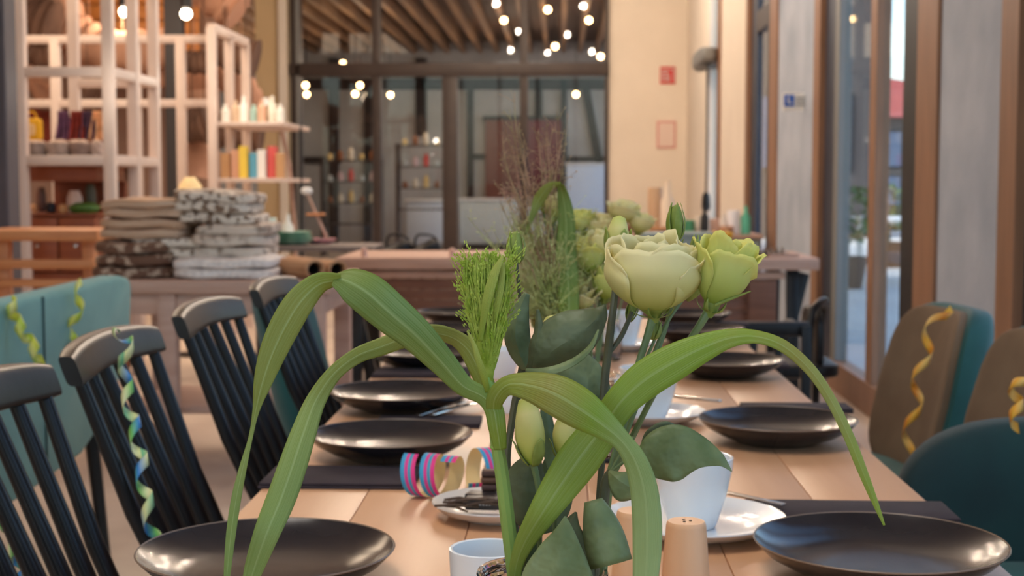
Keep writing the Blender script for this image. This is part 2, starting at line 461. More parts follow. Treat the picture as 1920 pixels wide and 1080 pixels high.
# ================================================================== the room
H = 4.2
floor = struct(MB().span((-7, -5, -0.1), (1.6, 17.5, 0)).build('floor', FLOOR, smooth=False))
ceil = struct(MB().span((-7.2, -5.2, H), (1.8, 17.5, H + 0.1)).build('ceiling', CEILP, smooth=False))
struct(MB().span((-7.2, -5, 0), (-7, 17.4, H)).build('wall_left', PLAST, smooth=False))
struct(MB().span((-7.2, -5.2, 0), (1.8, -5, 0.5)).build('wall_back', CREAM, smooth=False))
gb = struct(MB().span((-7, -5.12, 0.5), (1.5, -5.11, H)).build('window_back', GLASSP, smooth=False))
for i in range(9):
    MB().span((-7 + i * 1.05, -5.18, 0.5), (-6.92 + i * 1.05, -5.05, H)).build('window_mullion', DARKF, gb, smooth=False)
WY = 17.4
GX0, GX1 = at(547, 300, WY).x, at(1141, 300, WY).x
PX0 = at(484, 200, WY).x
CX = 1.5
struct(MB().span((GX1, WY, 0), (CX, WY + 0.25, H)).build('wall_front', CREAM, smooth=False))
struct(MB().span((PX0, WY - 0.1, 0), (GX0 - 0.02, WY + 0.25, H)).build('wall_pier', BEIGEP, smooth=False))
struct(MB().span((GX0 - 0.12, WY - 0.14, 0), (GX0 - 0.02, WY - 0.10, H)).build('trim_1', CREAM, smooth=False))
# shop rear wall: plaster below, pine boards above
shopw = struct(MB().span((-7, 14.2, 0), (PX0 + 0.25, 14.4, H)).build('wall_shop', PLAST, smooth=False))
BX = [at(x, 60, 14.15).x for x in (40, 372)]
for i in range(9):
    z0 = 2.12 + i * 0.155
    MB().box(((BX[0] + BX[1]) / 2 - 0.4, 14.16, z0 + 0.07), (BX[1] - BX[0] + 0.8, 0.06, 0.145), bevel=0.01).build('plank', CEILW, shopw)

# --- glazed partition to the hall
gw = struct(MB().span((GX0 + 0.02, WY + 0.02, 0.05), (GX1 - 0.02, WY + 0.03, H - 0.02)).build('window_1', HALLP, smooth=False))
def fpart(x0, x1, z0, z1, m=DARKF, d=0.07, name='window_frame'):
    MB().span((x0, WY - d, z0), (x1, WY + 0.08, z1), bevel=0.008).build(name, m, gw)
zt = at(800, 130, WY).z
for a, b, z0, z1 in ((547, 566, 0, H), (699, 715, 0, H), (830, 858, 0, zt), (975, 990, 0, H), (1134, 1141, 0, H)):
    fpart(at(a, 200, WY).x, at(b, 200, WY).x, z0, z1)
fpart(GX0, GX1, at(800, 143, WY).z, at(800, 119, WY).z, d=0.1)
fpart(GX0, GX1, 0.0, 0.14)
fpart(at(557, 200, WY).x, at(564, 200, WY).x, 0, H, GREYF, 0.10)

# --- the hall beyond the glass
struct(MB().span((-6.2, WY + 0.3, -0.1), (2.2, 26, 0)).build('floor_hall', FLOOR, smooth=False))
hc = struct(MB().span((-6.2, WY + 0.3, 3.66), (2.2, 26, 3.72)).build('ceiling_hall', wood_mat('brown_soffit', (92, 62, 44), (112, 78, 54), 0.7), smooth=False))
SLAT = wood_mat('mirrored_slats', (150, 112, 80), (172, 132, 96), 0.6, 3, (10, 1, 10))  # slat ceiling stands in for slats mirrored in the glass
x = -5.9
while x < 2.0:
    MB().span((x, WY + 0.32, 3.45), (x + 0.075, 25.9, 3.62)).build('beam', SLAT, hc, smooth=False); x += 0.295
struct(MB().span((-6.3, WY + 0.3, 0), (-6.2, 26, 3.7)).build('wall_hall_left', DARKF, smooth=False))
hw = struct(MB().span((-6.2, 26, 0), (2.3, 26.2, 3.7)).build('wall_hall', mat('grey_infill', (176, 172, 168), 0.9, c2=(196, 194, 192), scale=1.2), smooth=False))
TIMB = mat('old_dark_timber', (46, 38, 36), 0.8, c2=(58, 46, 42), scale=6)
HY = 25.96
def timber(x0, y0, x1, y1, wpx):
    p, q = at(x0, y0, HY), at(x1, y1, HY)
    MB().bar(p, q, wpx * HY / F, 0.10, up=(0, 1, 0)).build('timber', TIMB, hw, smooth=False)
for a in ((626, 480, 626, 110, 18), (560, 158, 1180, 158, 20), (790, 255, 790, 110, 20), (882, 480, 882, 160, 12), (1010, 225, 1010, 150, 14),
          (1057, 480, 1057, 150, 11), (1098, 165, 1136, 380, 15), (1057, 298, 1140, 298, 9), (880, 293, 916, 293, 8), (690, 480, 690, 160, 14),
          (1000, 480, 1000, 330, 12), (560, 300, 640, 300, 12), (1150, 480, 1150, 150, 14)):
    timber(*a)
def hall_door(x0, y0, x1, y1, m, nm):
    p, q = at(x0, y0, 25.9), at(x1, y1, 25.9)
    d = struct(MB().span((p.x, 25.86, q.z), (q.x, 25.92, p.z), bevel=0.01).build(nm, m, smooth=False))
    MB().span((p.x - 0.04, 25.84, p.z), (q.x + 0.04, 25.95, p.z + 0.07)).build('door_frame', TIMB, d, smooth=False)
    MB().box((q.x - 0.1, 25.82, (p.z + q.z) / 2 - 0.1), (0.12, 0.05, 0.03)).build('door_handle', STEEL, d)
    return d
hall_door(910, 225, 976, 465, mat('brown_door', (128, 72, 58), 0.6), 'door_1')
hall_door(986, 225, 1052, 465, mat('wine_red_door', (118, 36, 48), 0.6), 'door_2')
def counter_box(x0, y0, x1, y1, Y, m, label, cat, nm):
    p, q = at(x0, y0, Y), at(x1, y1, Y)
    t = thing(nm, ((p.x + q.x) / 2, Y + 0.3, 0), label, cat)
    MB().span((p.x, Y, 0.12), (q.x, Y + 0.6, p.z - 0.04), bevel=0.01).build('body', m, t)
    MB().span((p.x - 0.03, Y - 0.03, p.z - 0.04), (q.x + 0.03, Y + 0.63, p.z), bevel=0.01).build('worktop', WHITE, t)
    MB().span((p.x + 0.04, Y + 0.05, 0), (q.x - 0.04, Y + 0.58, 0.12)).build('plinth', BLACKM, t, smooth=False)
    return t
counter_box(762, 374, 832, 440, 23.8, mat('white_laminate', (214, 222, 232), 0.5), 'small white counter standing behind the door mullion of the hall', 'counter', 'counter')
counter_box(862, 372, 1052, 440, 24.2, mat('pale_laminate', (198, 206, 204), 0.5), 'long pale grey counter below the red hall doors', 'counter', 'counter')
counter_box(1062, 305, 1134, 440, 24.9, mat('bluish_laminate', (206, 220, 240), 0.5), 'tall bluish white cabinet at right end of the hall', 'cabinet', 'cabinet')
# hall bulbs added to stand in for reflections in the glass
def bulb(x, y, Y, r, label, m=BULB, top=3.66, group='small bulbs standing in for reflections in the glass'):
    p = at(x, y, Y)
    t = thing('reflected_bulb', p, label, 'lamp', group)
    MB().tube([p + Vector((0, 0, r)), Vector((p.x, p.y, top))], 0.006, 5).build('cord', BLACKM, t)
    MB().lathe([(0.0, r * 1.9), (r * 0.45, r * 1.9), (r * 0.45, r * 0.8)], p, 10).build('socket', BLACKM, t)
    MB().lathe([(r * math.sin(PI * k / 8), -r * math.cos(PI * k / 8)) for k in range(9)], p, 12).build('globe', m, t)
for x, y, Y, lab in ((573, 160, 21, 'reflected bulb at far left of the glass wall, upper of two'), (575, 177, 22, 'reflected bulb at far left of the glass wall, lower of two'),
                     (675, 160, 21.5, 'reflected bulb beside the second glass mullion, upper of two'), (666, 176, 22, 'reflected bulb beside the second glass mullion, lower of two'),
                     (732, 178, 22.5, 'reflected bulb just right of the second glass mullion'), (643, 119, 22, 'faint reflected bulb in front of the transom, left half'),
                     (945, 38, 19.5, 'reflected bulb among the slats near the frame top, centre'), (1027, 18, 19, 'reflected bulb among the slats, highest right of centre'),
                     (1104, 38, 19.5, 'reflected bulb high beside the cream wall'), (1041, 87, 20.5, 'reflected bulb hanging midway down the slats, right of centre'),
                     (1126, 106, 21, 'reflected bulb just above the transom by the cream wall'), (1080, 177, 22, 'reflected bulb below the transom in front of white panels')):
    bulb(x, y, Y, 0.042, lab)
for p_ in ((-2.6, 19.6, 2.7), (0.6, 19.4, 2.7), (-0.8, 23.0, 2.6), (-4.4, 22.5, 2.6)):
    lamp('hall_fill', 'POINT', p_, 26, (1, 0.82, 0.62), 0.05)  # added points without a bulb, brightening the slats and panels
# shop display in the hall: stands with bright glass and packets
for sx, sy, sw, lab in ((800, 272, 0.9, 'open display rack in the hall left of the thick mullion'), (660, 300, 0.9, 'open display rack in the hall behind the left glass panes')):
    Y = 22.5
    p = at(sx, sy, Y)
    t = thing('display_rack', (p.x, Y, 0), lab, 'shelf')
    for dx in (-sw / 2, sw / 2):
        MB().span((p.x + dx - 0.02, Y - 0.2, 0), (p.x + dx + 0.02, Y + 0.2, p.z + 0.02)).build('post', DARKF, t, smooth=False)
    for dz in (0, -0.33, -0.66, -0.99):
        MB().span((p.x - sw / 2, Y - 0.2, p.z + dz - 0.02), (p.x + sw / 2, Y + 0.2, p.z + dz)).build('shelf', DARKF, t, smooth=False)
    cols = [((236, 226, 206), 'cream'), ((226, 90, 84), 'red'), ((236, 206, 140), 'yellow'), ((206, 214, 214), 'silvery'), ((150, 96, 62), 'brown'), ((228, 200, 204), 'pink')]
    names = ('top', 'second', 'third')
    for k, dz in enumerate((0, -0.33, -0.66)):
        for j in range(5):
            c, cn = cols[(j * 2 + k + (sx % 7)) % 6]
            key = 'goods_' + cn
            m = MATS.get(key) or mat(key, c, 0.35)
            px = p.x - sw / 2 + 0.12 + j * 0.165; h = 0.10 + 0.05 * ((j * 7 + k * 3) % 3)
            b = MB().lathe([(0, 0), (0.042, 0), (0.045, h * 0.7), (0.02, h * 0.85), (0.02, h), (0, h)], (px, Y - 0.1, p.z + dz), 12).build('jar', m)
            tag(b, '%s jar, number %s from left on the %s shelf of the %s hall rack' % (cn, ('one', 'two', 'three', 'four', 'five')[j], names[k], 'right' if sx > 700 else 'left'), 'jar', 'jars on the hall racks')

# --- right wall: pillars, timber reveals and glazing
segs = [('conc', -5, -3.6), ('glass', -3.6, -1.6), ('conc', -1.6, -0.6), ('glass', -0.6, 1.3), ('wood', 1.3, 1.5), ('conc', 1.5, 2.4), ('wood', 2.4, 2.65),
        ('glass', 2.65, 4.5), ('navy', 4.5, 4.78), ('wood', 4.78, 4.97), ('conc', 4.97, 5.80), ('wood', 5.80, 6.13), ('black', 6.13, 6.42), ('glass', 6.42, 8.1),
        ('navy', 8.1, 8.42), ('wood', 8.42, 8.62), ('conc', 8.62, 10.1), ('wood', 10.1, 10.45), ('black', 10.45, 10.62), ('glass', 10.62, 11.35), ('navy', 11.35, 11.66),
        ('wood', 11.66, 11.8), ('conc', 11.8, 13.7), ('wood', 13.7, 13.95), ('glass', 13.95, 14.8), ('conc', 14.8, 17.4)]
nw = nc = 1
for kind, a, b in segs:
    if kind == 'conc':
        struct(MB().span((CX - 0.0, a, 0), (CX + 0.10, b, H), bevel=0.004).build('wall_pillar_%d' % nc, CONC if a < 11 else CREAM, smooth=False)); nc += 1
    elif kind in ('wood', 'navy', 'black'):
        m = {'wood': FRAMEW, 'navy': NAVYF, 'black': BLACKF}[kind]
        off = {'wood': -0.015, 'navy': 0.02, 'black': -0.002}[kind]
        nw += 1
        struct(MB().span((CX + off, a, 0), (CX + 0.07, b, H), bevel=0.003).build('trim_%d' % nw, m, smooth=False))
    else:
        nw += 1
        g = struct(MB().span((CX + 0.04, a, 0.16), (CX + 0.048, b, H)).build('window_%d' % nw, GLASSP, smooth=False))
        MB().span((CX + 0.0, a, 0), (CX + 0.09, b, 0.16), bevel=0.004).build('window_sill', FRAMEW, g, smooth=False)
        if b - a > 1.5:
            mid = a + (b - a) * 0.40
            MB().span((CX + 0.01, mid - 0.07, 0.16), (CX + 0.08, mid + 0.07, H), bevel=0.003).build('window_mullion', FRAMEW, g, smooth=False)
            MB().span((CX + 0.01, b - 0.14, 0.16), (CX + 0.08, b - 0.02, H), bevel=0.003).build('window_frame', GREYF, g, smooth=False)
        if a > 10:
            MB().span((CX + 0.01, a, 2.30), (CX + 0.08, b, 2.46), bevel=0.003).build('window_transom', DARKF, g, smooth=False)
            MB().span((CX + 0.01, a, 0.16), (CX + 0.08, a + 0.08, H), bevel=0.003).build('window_frame', GREYF, g, smooth=False)

# --- outdoors, right of the windows
struct(MB().span((1.8, -10, -0.12), (40, 90, -0.02)).build('ground_paving', mat('pale_paving', (196, 190, 184), 0.8, c2=(212, 206, 198), scale=0.6), smooth=False))
def building(x0, y0, x1, y1, h, m, label, roofm=None, wins=(), nm='building'):
    t = thing(nm, ((x0 + x1) / 2, (y0 + y1) / 2, 0), label, 'building')
    MB().span((x0, y0, 0), (x1, y1, h)).build('wall', m, t, smooth=False)
    if roofm:
        b = MB(); 
        vs = [b.bm.verts.new(v) for v in ((x0 - .3, y0 - .3, h), (x1 + .3, y0 - .3, h), (x1 + .3, y1 + .3, h), (x0 - .3, y1 + .3, h), (x0 - .3, (y0 + y1) / 2, h + 2.2), (x1 + .3, (y0 + y1) / 2, h + 0.7))]
        for f in ((0, 1, 5, 4), (2, 3, 4, 5), (0, 4, 3), (1, 2, 5), (3, 2, 1, 0)): b.bm.faces.new([vs[i] for i in f])
        b.build('roof', roofm, t, smooth=False)
    for (wx, wz, ww, wh) in wins:
        fr = MB().span((wx - ww / 2, y0 - 0.06, wz - wh / 2), (wx + ww / 2, y0 + 0.02, wz + wh / 2)).build('window', BLACKF, t, smooth=False)
        MB().span((wx - ww / 2 + .06, y0 - 0.08, wz - wh / 2 + .06), (wx + ww / 2 - .06, y0 - 0.05, wz + wh / 2 - .06)).build('pane', mat('blue_pane_%d' % len(bpy.data.materials), (84, 100, 126), 0.3), fr, smooth=False)
    return t
DG = mat('dark_render', (74, 70, 70), 0.9, c2=(86, 80, 78), scale=0.6)
building(2.6, 30.5, 6.65, 40, 6.5, DG, 'dark grey house wall seen through the left window pane', None, [(5.6, 2.2, 1.0, 1.6), (4.3, 2.2, 1.0, 1.6)])
building(8.3, 46, 16, 56, 3.2, mat('grey_shop_front', (92, 88, 86), 0.9), 'low house with red tiled roof through the window', mat('red_tiles', (178, 82, 70), 0.8, c2=(150, 66, 58), scale=1.5, stretch=(1, 6, 6)),
         [(10.3, 2.2, 0.9, 1.2), (10.3, 0.9, 0.9, 1.0), (12.3, 2.0, 1.0, 1.4)])
for i, (x, Y, lab) in enumerate(((1590, 16, 'leafy round shrub in a tub outside, left pane'), (1668, 20, 'leafy round shrub in a tub outside, right pane'))):
    p = on(x, 560, 0.0); X = at(x, 430, Y).x
    t = thing('potted_shrub', (X, Y, -0.02), lab, 'plant', 'shrubs outside the window')
    MB().lathe([(0, 0), (0.16, 0), (0.22, 0.35), (0.19, 0.35), (0.18, 0.3), (0, 0.3)], (X, Y, -0.02), 20).build('tub', mat('tub_%d' % i, (96, 70, 58), 0.7), t)
    MB().tube([(X, Y, 0.28), (X, Y, 0.62)], 0.02, 6).build('trunk', STEMB, t)
    fb = MB()
    for k in range(260):
        a, b_ = random.uniform(0, 2 * PI), math.acos(random.uniform(-1, 1)); r = 0.34 * random.uniform(0.75, 1)
        c = Vector((X + r * math.sin(b_) * math.cos(a), Y + r * math.sin(b_) * math.sin(a), 0.80 + r * math.cos(b_)))
        u = Vector((random.uniform(-1, 1), random.uniform(-1, 1), random.uniform(-1, 1))).normalized() * 0.05
        v_ = u.cross(Vector((random.uniform(-1, 1), random.uniform(-1, 1), 1))).normalized() * 0.03
        fb.bm.faces.new([fb.bm.verts.new(q) for q in (c - u, c - v_, c + u, c + v_)])
    fb.build('foliage', mat('shrub_%d' % i, (70, 92, 52), 0.7, c2=(110, 128, 70), scale=5), t, smooth=False)
# bench outside
t = thing('outdoor_table', (4.2, 17.0, -0.02), 'white outdoor table standing on the paving outside', 'table')
MB().span((3.5, 16.5, 0.70), (4.7, 17.6, 0.74), bevel=0.01).build('tabletop', WHITE, t)
for dx in (3.6, 4.6):
    for dy in (16.6, 17.5):
        MB().span((dx - 0.03, dy - 0.03, -0.02), (dx + 0.03, dy + 0.03, 0.70)).build('leg', WHITE, t, smooth=False)

# --- signs and fittings
def on_front(x0, y0, x1, y1, m, name, label, cat, border=None, d=0.02):
    p, q = at(x0, y0, WY - 0.02), at(x1, y1, WY - 0.02)
    o = MB().span((p.x, WY - d, q.z), (q.x, WY - 0.001, p.z), bevel=0.002).build(name, m, smooth=False)
    return tag(o, label, cat), p, q
s, p, q = on_front(1238, 125, 1266, 157, RED, 'fire_sign', 'square red fire equipment sign on the cream wall', 'sign')
dx, dz = (q.x - p.x), (p.z - q.z)
def mark(x0, z0, x1, z1, m=PRINTW, nm='symbol'):
    MB().span((p.x + dx * x0, WY - 0.026, q.z + dz * z0), (p.x + dx * x1, WY - 0.019, q.z + dz * z1)).build(nm, m, s, smooth=False)
mark(0.10, 0.12, 0.16, 0.88); mark(0.44, 0.12, 0.5, 0.88)
for k in range(4): mark(0.16, 0.2 + 0.19 * k, 0.44, 0.26 + 0.19 * k)
mark(0.56, 0.10, 0.62, 0.55); mark(0.86, 0.10, 0.92, 0.88); mark(0.60, 0.82, 0.90, 0.88)
s, p, q = on_front(1232, 227, 1267, 278, mat('notice_border', (218, 150, 142), 0.7), 'framed_notice', 'white notice in a thin pink frame on the cream wall', 'notice')
dx, dz = (q.x - p.x), (p.z - q.z)
mark(0.09, 0.06, 0.91, 0.94, mat('notice_sheet', (232, 208, 196), 0.7), 'sheet')
# small flag sign on pillar
p = at(1468, 175, 9.0); q = at(1515, 208, 9.0)
s = thing('flag_sign', ((p.x + q.x) / 2, 9.0, q.z), 'small white flag sign with blue square on grey pillar', 'sign')
MB().span((p.x, 8.99, q.z), (CX, 9.01, p.z), bevel=0.002).build('board', WHITE, s, smooth=False)
MB().span((p.x + 0.006, 8.984, q.z + 0.028), (p.x + 0.068, 8.991, p.z - 0.01)).build('blue_square', BLUE, s, smooth=False)
MB().span((p.x + 0.026, 8.980, q.z + 0.045), (p.x + 0.034, 8.985, p.z - 0.02)).build('letter_stroke', WHITE, s, smooth=False)
MB().span((p.x + 0.026, 8.980, q.z + 0.045), (p.x + 0.052, 8.985, q.z + 0.053)).build('letter_stroke', WHITE, s, smooth=False)
for k in range(3):
    MB().span((p.x + 0.08, 8.984, p.z - 0.03 - k * 0.022), (p.x + 0.145, 8.991, p.z - 0.024 - k * 0.022)).build('text_line', GREYF, s, smooth=False)
# wall heater near the corner
t = thing('wall_heater', (1.42, 14.4, 2.28), 'grey curved wall heater mounted high near the corner', 'heater')
MB().pillow((1.41, 14.4, 2.36), (0.09, 0.55, 0.09), 4).build('housing', GREYF, t)
MB().span((1.37, 13.95, 2.27), (1.45, 14.85, 2.29)).build('grille', BLACKM, t, smooth=False)
t = thing('hanging_cable', (1.44, 14.4, 0.88), 'thin black cable hanging below wall heater with plug', 'cable')
MB().tube([(1.44, 14.4, 2.27), (1.445, 14.4, 1.6), (1.44, 14.4, 1.02)], 0.012, 6).build('cord', BLACKM, t)
MB().lathe([(0, 0.86), (0.035, 0.86), (0.045, 0.9), (0.04, 1.0), (0.03, 1.04), (0, 1.05)], (1.44, 14.4, 0), 14).build('plug', BLACKM, t)

# ================================================================== left: shop frames
struct(MB().box((at(12, 300, 7).x - 0.03, 7, H / 2), (0.13, 0.16, H), bevel=0.01).build('trim_column', GREYCOL, smooth=False))
struct(MB().box((at(329, 150, 12.5).x, 12.5, H / 2 ), (0.15, 0.15, H), bevel=0.008).build('trim_steel_column', mat('steel_column', (46, 42, 44), 0.6), smooth=False))
def bars(t, segs_, name, w_=0.06, m=WHITEF):
    for (a, b) in segs_:
        MB().bar(a, b, w_, w_, up=(0, 1, 0) if abs(a[2] - b[2]) > 0.3 else (0, 0, 1), bevel=0.004).build(name, m, t)
# near frame
X1 = at(205, 200, 8).x; XL = at(40, 200, 8).x; YB = 8.0 * (1052 - 205) / (1052 - 290); YM = 8.0 * (1052 - 205) / (1052 - 251)
zz = [at(205, y, 8).z for y in (-60, 135, 300)] + [0.93]
t = thing('display_shelf', ((X1 + XL) / 2, 8.4, 0), 'nearest white timber display shelf with open square bays', 'shelf')
bars(t, [((XL, 8, 0), (XL, 8, zz[0])), ((X1, 8, 0), (X1, 8, zz[0])), ((X1, YM, 0), (X1, YM, zz[0])), ((X1, YB, 0), (X1, YB, zz[0])), ((XL, YB, 0), (XL, YB, zz[0]))], 'post', 0.062)
bars(t, [((XL, 8, zz[1]), (X1, 8, zz[1])), ((XL, 8, zz[0]), (X1, 8, zz[0])), ((X1, 8, zz[1]), (X1, YB, zz[1])), ((X1, 8, zz[0]), (X1, YB, zz[0])), ((X1, 8, zz[2]), (X1, YB, zz[2])), ((XL, YB, zz[1]), (X1, YB, zz[1]))], 'rail', 0.055)
for z in zz[2:3]:
    MB().span((XL, 7.97, z - 0.03), (X1, YB, z + 0.025), bevel=0.006).build('shelf', WHITEF, t)
# far frame, with a return to the right
X2a, X2b, X2c = at(40, 130, 10.4).x, at(398, 130, 10.4).x, at(104, 130, 10.4).x
X2d = at(339, 130, 10.4).x
z2 = [at(200, y, 10.4).z for y in (74, 194, 330)]
t = thing('display_shelf', ((X2a + X2b) / 2, 10.6, 0), 'far white timber frame wall standing behind the near shelf', 'shelf')
bars(t, [((X, 10.4, 0), (X, 10.4, z2[0])) for X in (X2a, X2c, X2d)], 'post', 0.065)
bars(t, [((X2a, 10.4, z), (X2b, 10.4, z)) for z in z2[:2]], 'rail', 0.056)
bars(t, [((at(255, 74, 10.4).x, 10.4, 0), (at(255, 74, 10.4).x, 10.4, z2[0]))], 'post', 0.055)
YR = 10.2 * (1052 - 397) / (1052 - 461); YRm = 10.2 * (1052 - 397) / (1052 - 430)
X3 = at(397, 130, 10.2).x; zt3 = at(397, 52, 10.2).z; zs = [at(397, y, 10.2).z for y in (228, 334)]
t = thing('display_shelf', (X3, 10.7, 0), 'right hand white shelf frame loaded with jars and cartons', 'shelf')
bars(t, [((X3, Y, 0), (X3, Y, zt3)) for Y in (10.2, YRm, YR)] , 'post', 0.062)
bars(t, [((X3, 10.2, zt3), (X3, YR, zt3))], 'rail', 0.062)
X3b = X3 + 0.50
for z in zs:
    MB().span((X3, 10.2, z - 0.03), (X3b, YR, z), bevel=0.004).build('shelf', WHITEF, t)
bars(t, [((X3b, 10.9, 0), (X3b, 10.9, zs[0]))], 'support', 0.02, BLACKM)
# goods on the two right-hand boards
gl = [((240, 236, 226), 'milky white'), ((226, 198, 168), 'tan'), ((246, 240, 230), 'bright white'), ((170, 206, 196), 'pale mint'), ((232, 180, 150), 'peach'), ((238, 232, 214), 'ivory')]
for lvl, z in enumerate(zs):
    for j in range(7):
        c, cn = gl[j % 6] if lvl == 0 else [((196, 150, 104), 'kraft brown'), ((232, 190, 160), 'peach'), ((238, 206, 80), 'yellow'), ((104, 180, 214), 'sky blue'), ((240, 236, 230), 'white'), ((226, 96, 90), 'coral red')][j % 6]
        key = 'pack_' + cn
        m = MATS.get(key) or mat(key, c, 0.4)
        X = X3 + 0.06 + j * 0.066; Y = 10.34 + 0.04 * (j % 2)
        ordn = ('first', 'second', 'third', 'fourth', 'fifth', 'sixth', 'seventh')[j]
        if lvl == 0:
            h = 0.13 + 0.03 * (j % 3)
            o = MB().lathe([(0, 0), (0.03, 0), (0.031, h * .65), (0.014, h * .8), (0.014, h), (0, h)], (X, Y, z), 14).build('bottle', m)
            tag(o, '%s bottle, %s from left on the upper lit shelf' % (cn, ordn), 'bottle', 'bottles on the upper shelf')
        else:
            h = 0.18 + 0.025 * (j % 3)
            o = MB().box((X, Y, z + h / 2), (0.058, 0.09, h), bevel=0.004).build('carton', m, smooth=False)
            tag(o, '%s carton, %s from left on the lower lit shelf' % (cn, ordn), 'carton', 'cartons on the lower shelf')
lamp('shelf_spot', 'POINT', (X3 + .30, 9.75, zs[0] + .30), 4.5, (1, .9, .76), .04)
lamp('shelf_spot', 'POINT', (X1 + .12, 7.75, zz[1] - .1), 1.6, (1, .9, .76), .04)
# spot lamps over shop
for x, y, Y, lab in ((349, 26, 12.0, 'bright round spot lamp beside the dark steel column'), (233, 22, 13.2, 'warm spot lamp glowing before pine boards')):
    p = at(x, y, Y)
    t = thing('spot_lamp', p, lab, 'lamp')
    MB().lathe([(0.045 * math.sin(PI * k / 8), -0.045 * math.cos(PI * k / 8)) for k in range(9)], p, 14).build('globe', BULBW, t)
    MB().lathe([(0.03, 0.035), (0.05, 0.05), (0.05, 0.13), (0, 0.14)], p, 14).build('housing', BLACKM, t)
    MB().tube([p + Vector((0, 0, 0.13)), (p.x, p.y, H)], 0.008, 5).build('cord', BLACKM, t)
    l = lamp('spot_glow', 'POINT', p - Vector((0, 0.12, 0.06)), 6, WARM, 0.05)

# draped fabric ducts and ceiling cloths behind the frames
FAB = mat('salmon_canvas', (190, 142, 116), 0.85, c2=(206, 158, 132), scale=1.5, bump=0.2, bscale=6)
DKGAP = mat('dark_gap_roll', (84, 58, 46), 0.9, c2=(110, 80, 64), scale=3, bump=0.3, bscale=8)  # dark rolls added to stand in for the dark gaps between canvases
def duct(pts, r, label, m=FAB):
    pp = [at(*q) for q in smoothpath([tuple(map(float, q)) for q in pts], 6)]
    n = len(pp)
    mid = pp[n // 2]
    o = thing('canvas_roll', (mid.x, mid.y, min(q.z for q in pp) - r), label, 'fabric roll')
    MB().tube(pp, [r * (1 + 0.10 * math.sin(i * 1.7)) for i in range(n)], 14).build('roll', m, o)
    for q in (pp[n // 4], pp[3 * n // 4]):
        MB().tube([q + Vector((0, 0, r * .7)), (q.x, q.y, max(q.z + r + .02, H))], 0.006, 5).build('rope', m, o)
duct([(90, -40, 13.2), (125, 40, 13.2), (165, 80, 13.2), (230, 95, 13.2), (330, 90, 13.4)], 0.19, 'salmon canvas tube curving down at top left')
duct([(40, 60, 13.4), (55, 120, 13.4), (85, 190, 13.4)], 0.09, 'narrow canvas tube slanting behind the left post')
duct([(120, 120, 13.6), (200, 100, 13.6), (300, 130, 13.6), (400, 150, 13.6)], 0.16, 'canvas tube lying level across the shop wall')
duct([(365, 170, 13.0), (370, 250, 13.0), (360, 330, 13.0)], 0.15, 'upright canvas bale right of the steel column')
duct([(405, 130, 13.2), (440, 150, 13.2), (462, 185, 13.4)], 0.15, 'thick canvas bale behind the right shelf frame')
duct([(380, -30, 12.9), (420, 0, 12.9), (448, 20, 12.9)], 0.20, 'wide mauve canvas drape at the shop ceiling')
duct([(45, 125, 13.0), (110, 170, 13.0), (150, 215, 13.0)], 0.05, 'thin sloping canvas tube over the yellow bag')
duct([(45, 20, 12.7), (70, 40, 12.7), (100, 50, 12.7)], 0.22, 'dark brown roll standing in for the gap in the top left bay', DKGAP)
duct([(60, 95, 12.7), (85, 105, 12.7), (110, 100, 12.7)], 0.12, 'dark roll standing in for the gap in the small square bay', DKGAP)
duct([(120, 165, 12.7), (150, 160, 12.7), (175, 170, 12.7)], 0.16, 'dark roll standing in for the gap above the hanging clothes', DKGAP)
duct([(350, 115, 12.7), (370, 118, 12.7), (392, 115, 12.7)], 0.10, 'dark roll standing in for the gap right of the steel column', DKGAP)
duct([(405, 90, 12.7), (440, 100, 12.7), (480, 110, 12.7)], 0.16, 'dark roll standing in for the gap behind the right frame top', DKGAP)
duct([(350, 225, 12.7), (372, 235, 12.7), (392, 230, 12.7)], 0.16, 'dark roll standing in for the gap low behind the frame', DKGAP)
duct([(410, 245, 12.7), (450, 250, 12.7), (490, 255, 12.7)], 0.15, 'dark roll standing in for the gap between the two lit shelves', DKGAP)
duct([(55, 245, 13.9), (120, 250, 13.9), (190, 250, 13.9)], 0.22, 'red brown cloth hung behind the clothes', mat('redbrown_cloth', (126, 50, 34), 0.9))
rod = smoothpath([at(498, 186, 11.3), at(515, 205, 11.3), at(530, 255, 11.3), at(543, 320, 11.3), at(552, 420, 11.3)], 6)
rod = [Vector(v) for v in rod] + [Vector((rod[-1][0] + .02, 11.3, 0.02))]
t = thing('arched_lamp', (rod[-1].x, 11.3, 0), 'thin arched pale rod lamp curving down right of the lit shelves', 'lamp')
MB().tube(rod, .016, 8).build('pole', PINKW, t)
MB().lathe([(0, 0), (.14, 0), (.14, .02), (0, .025)], (rod[-1].x, 11.3, 0), 20).build('base', BLACKM, t)
MB().lathe([(.02, .06), (.06, .0), (.055, .0), (.015, .05)], rod[0] - Vector((0, 0, .05)), 16).build('lamp_shade', WHITE, t)
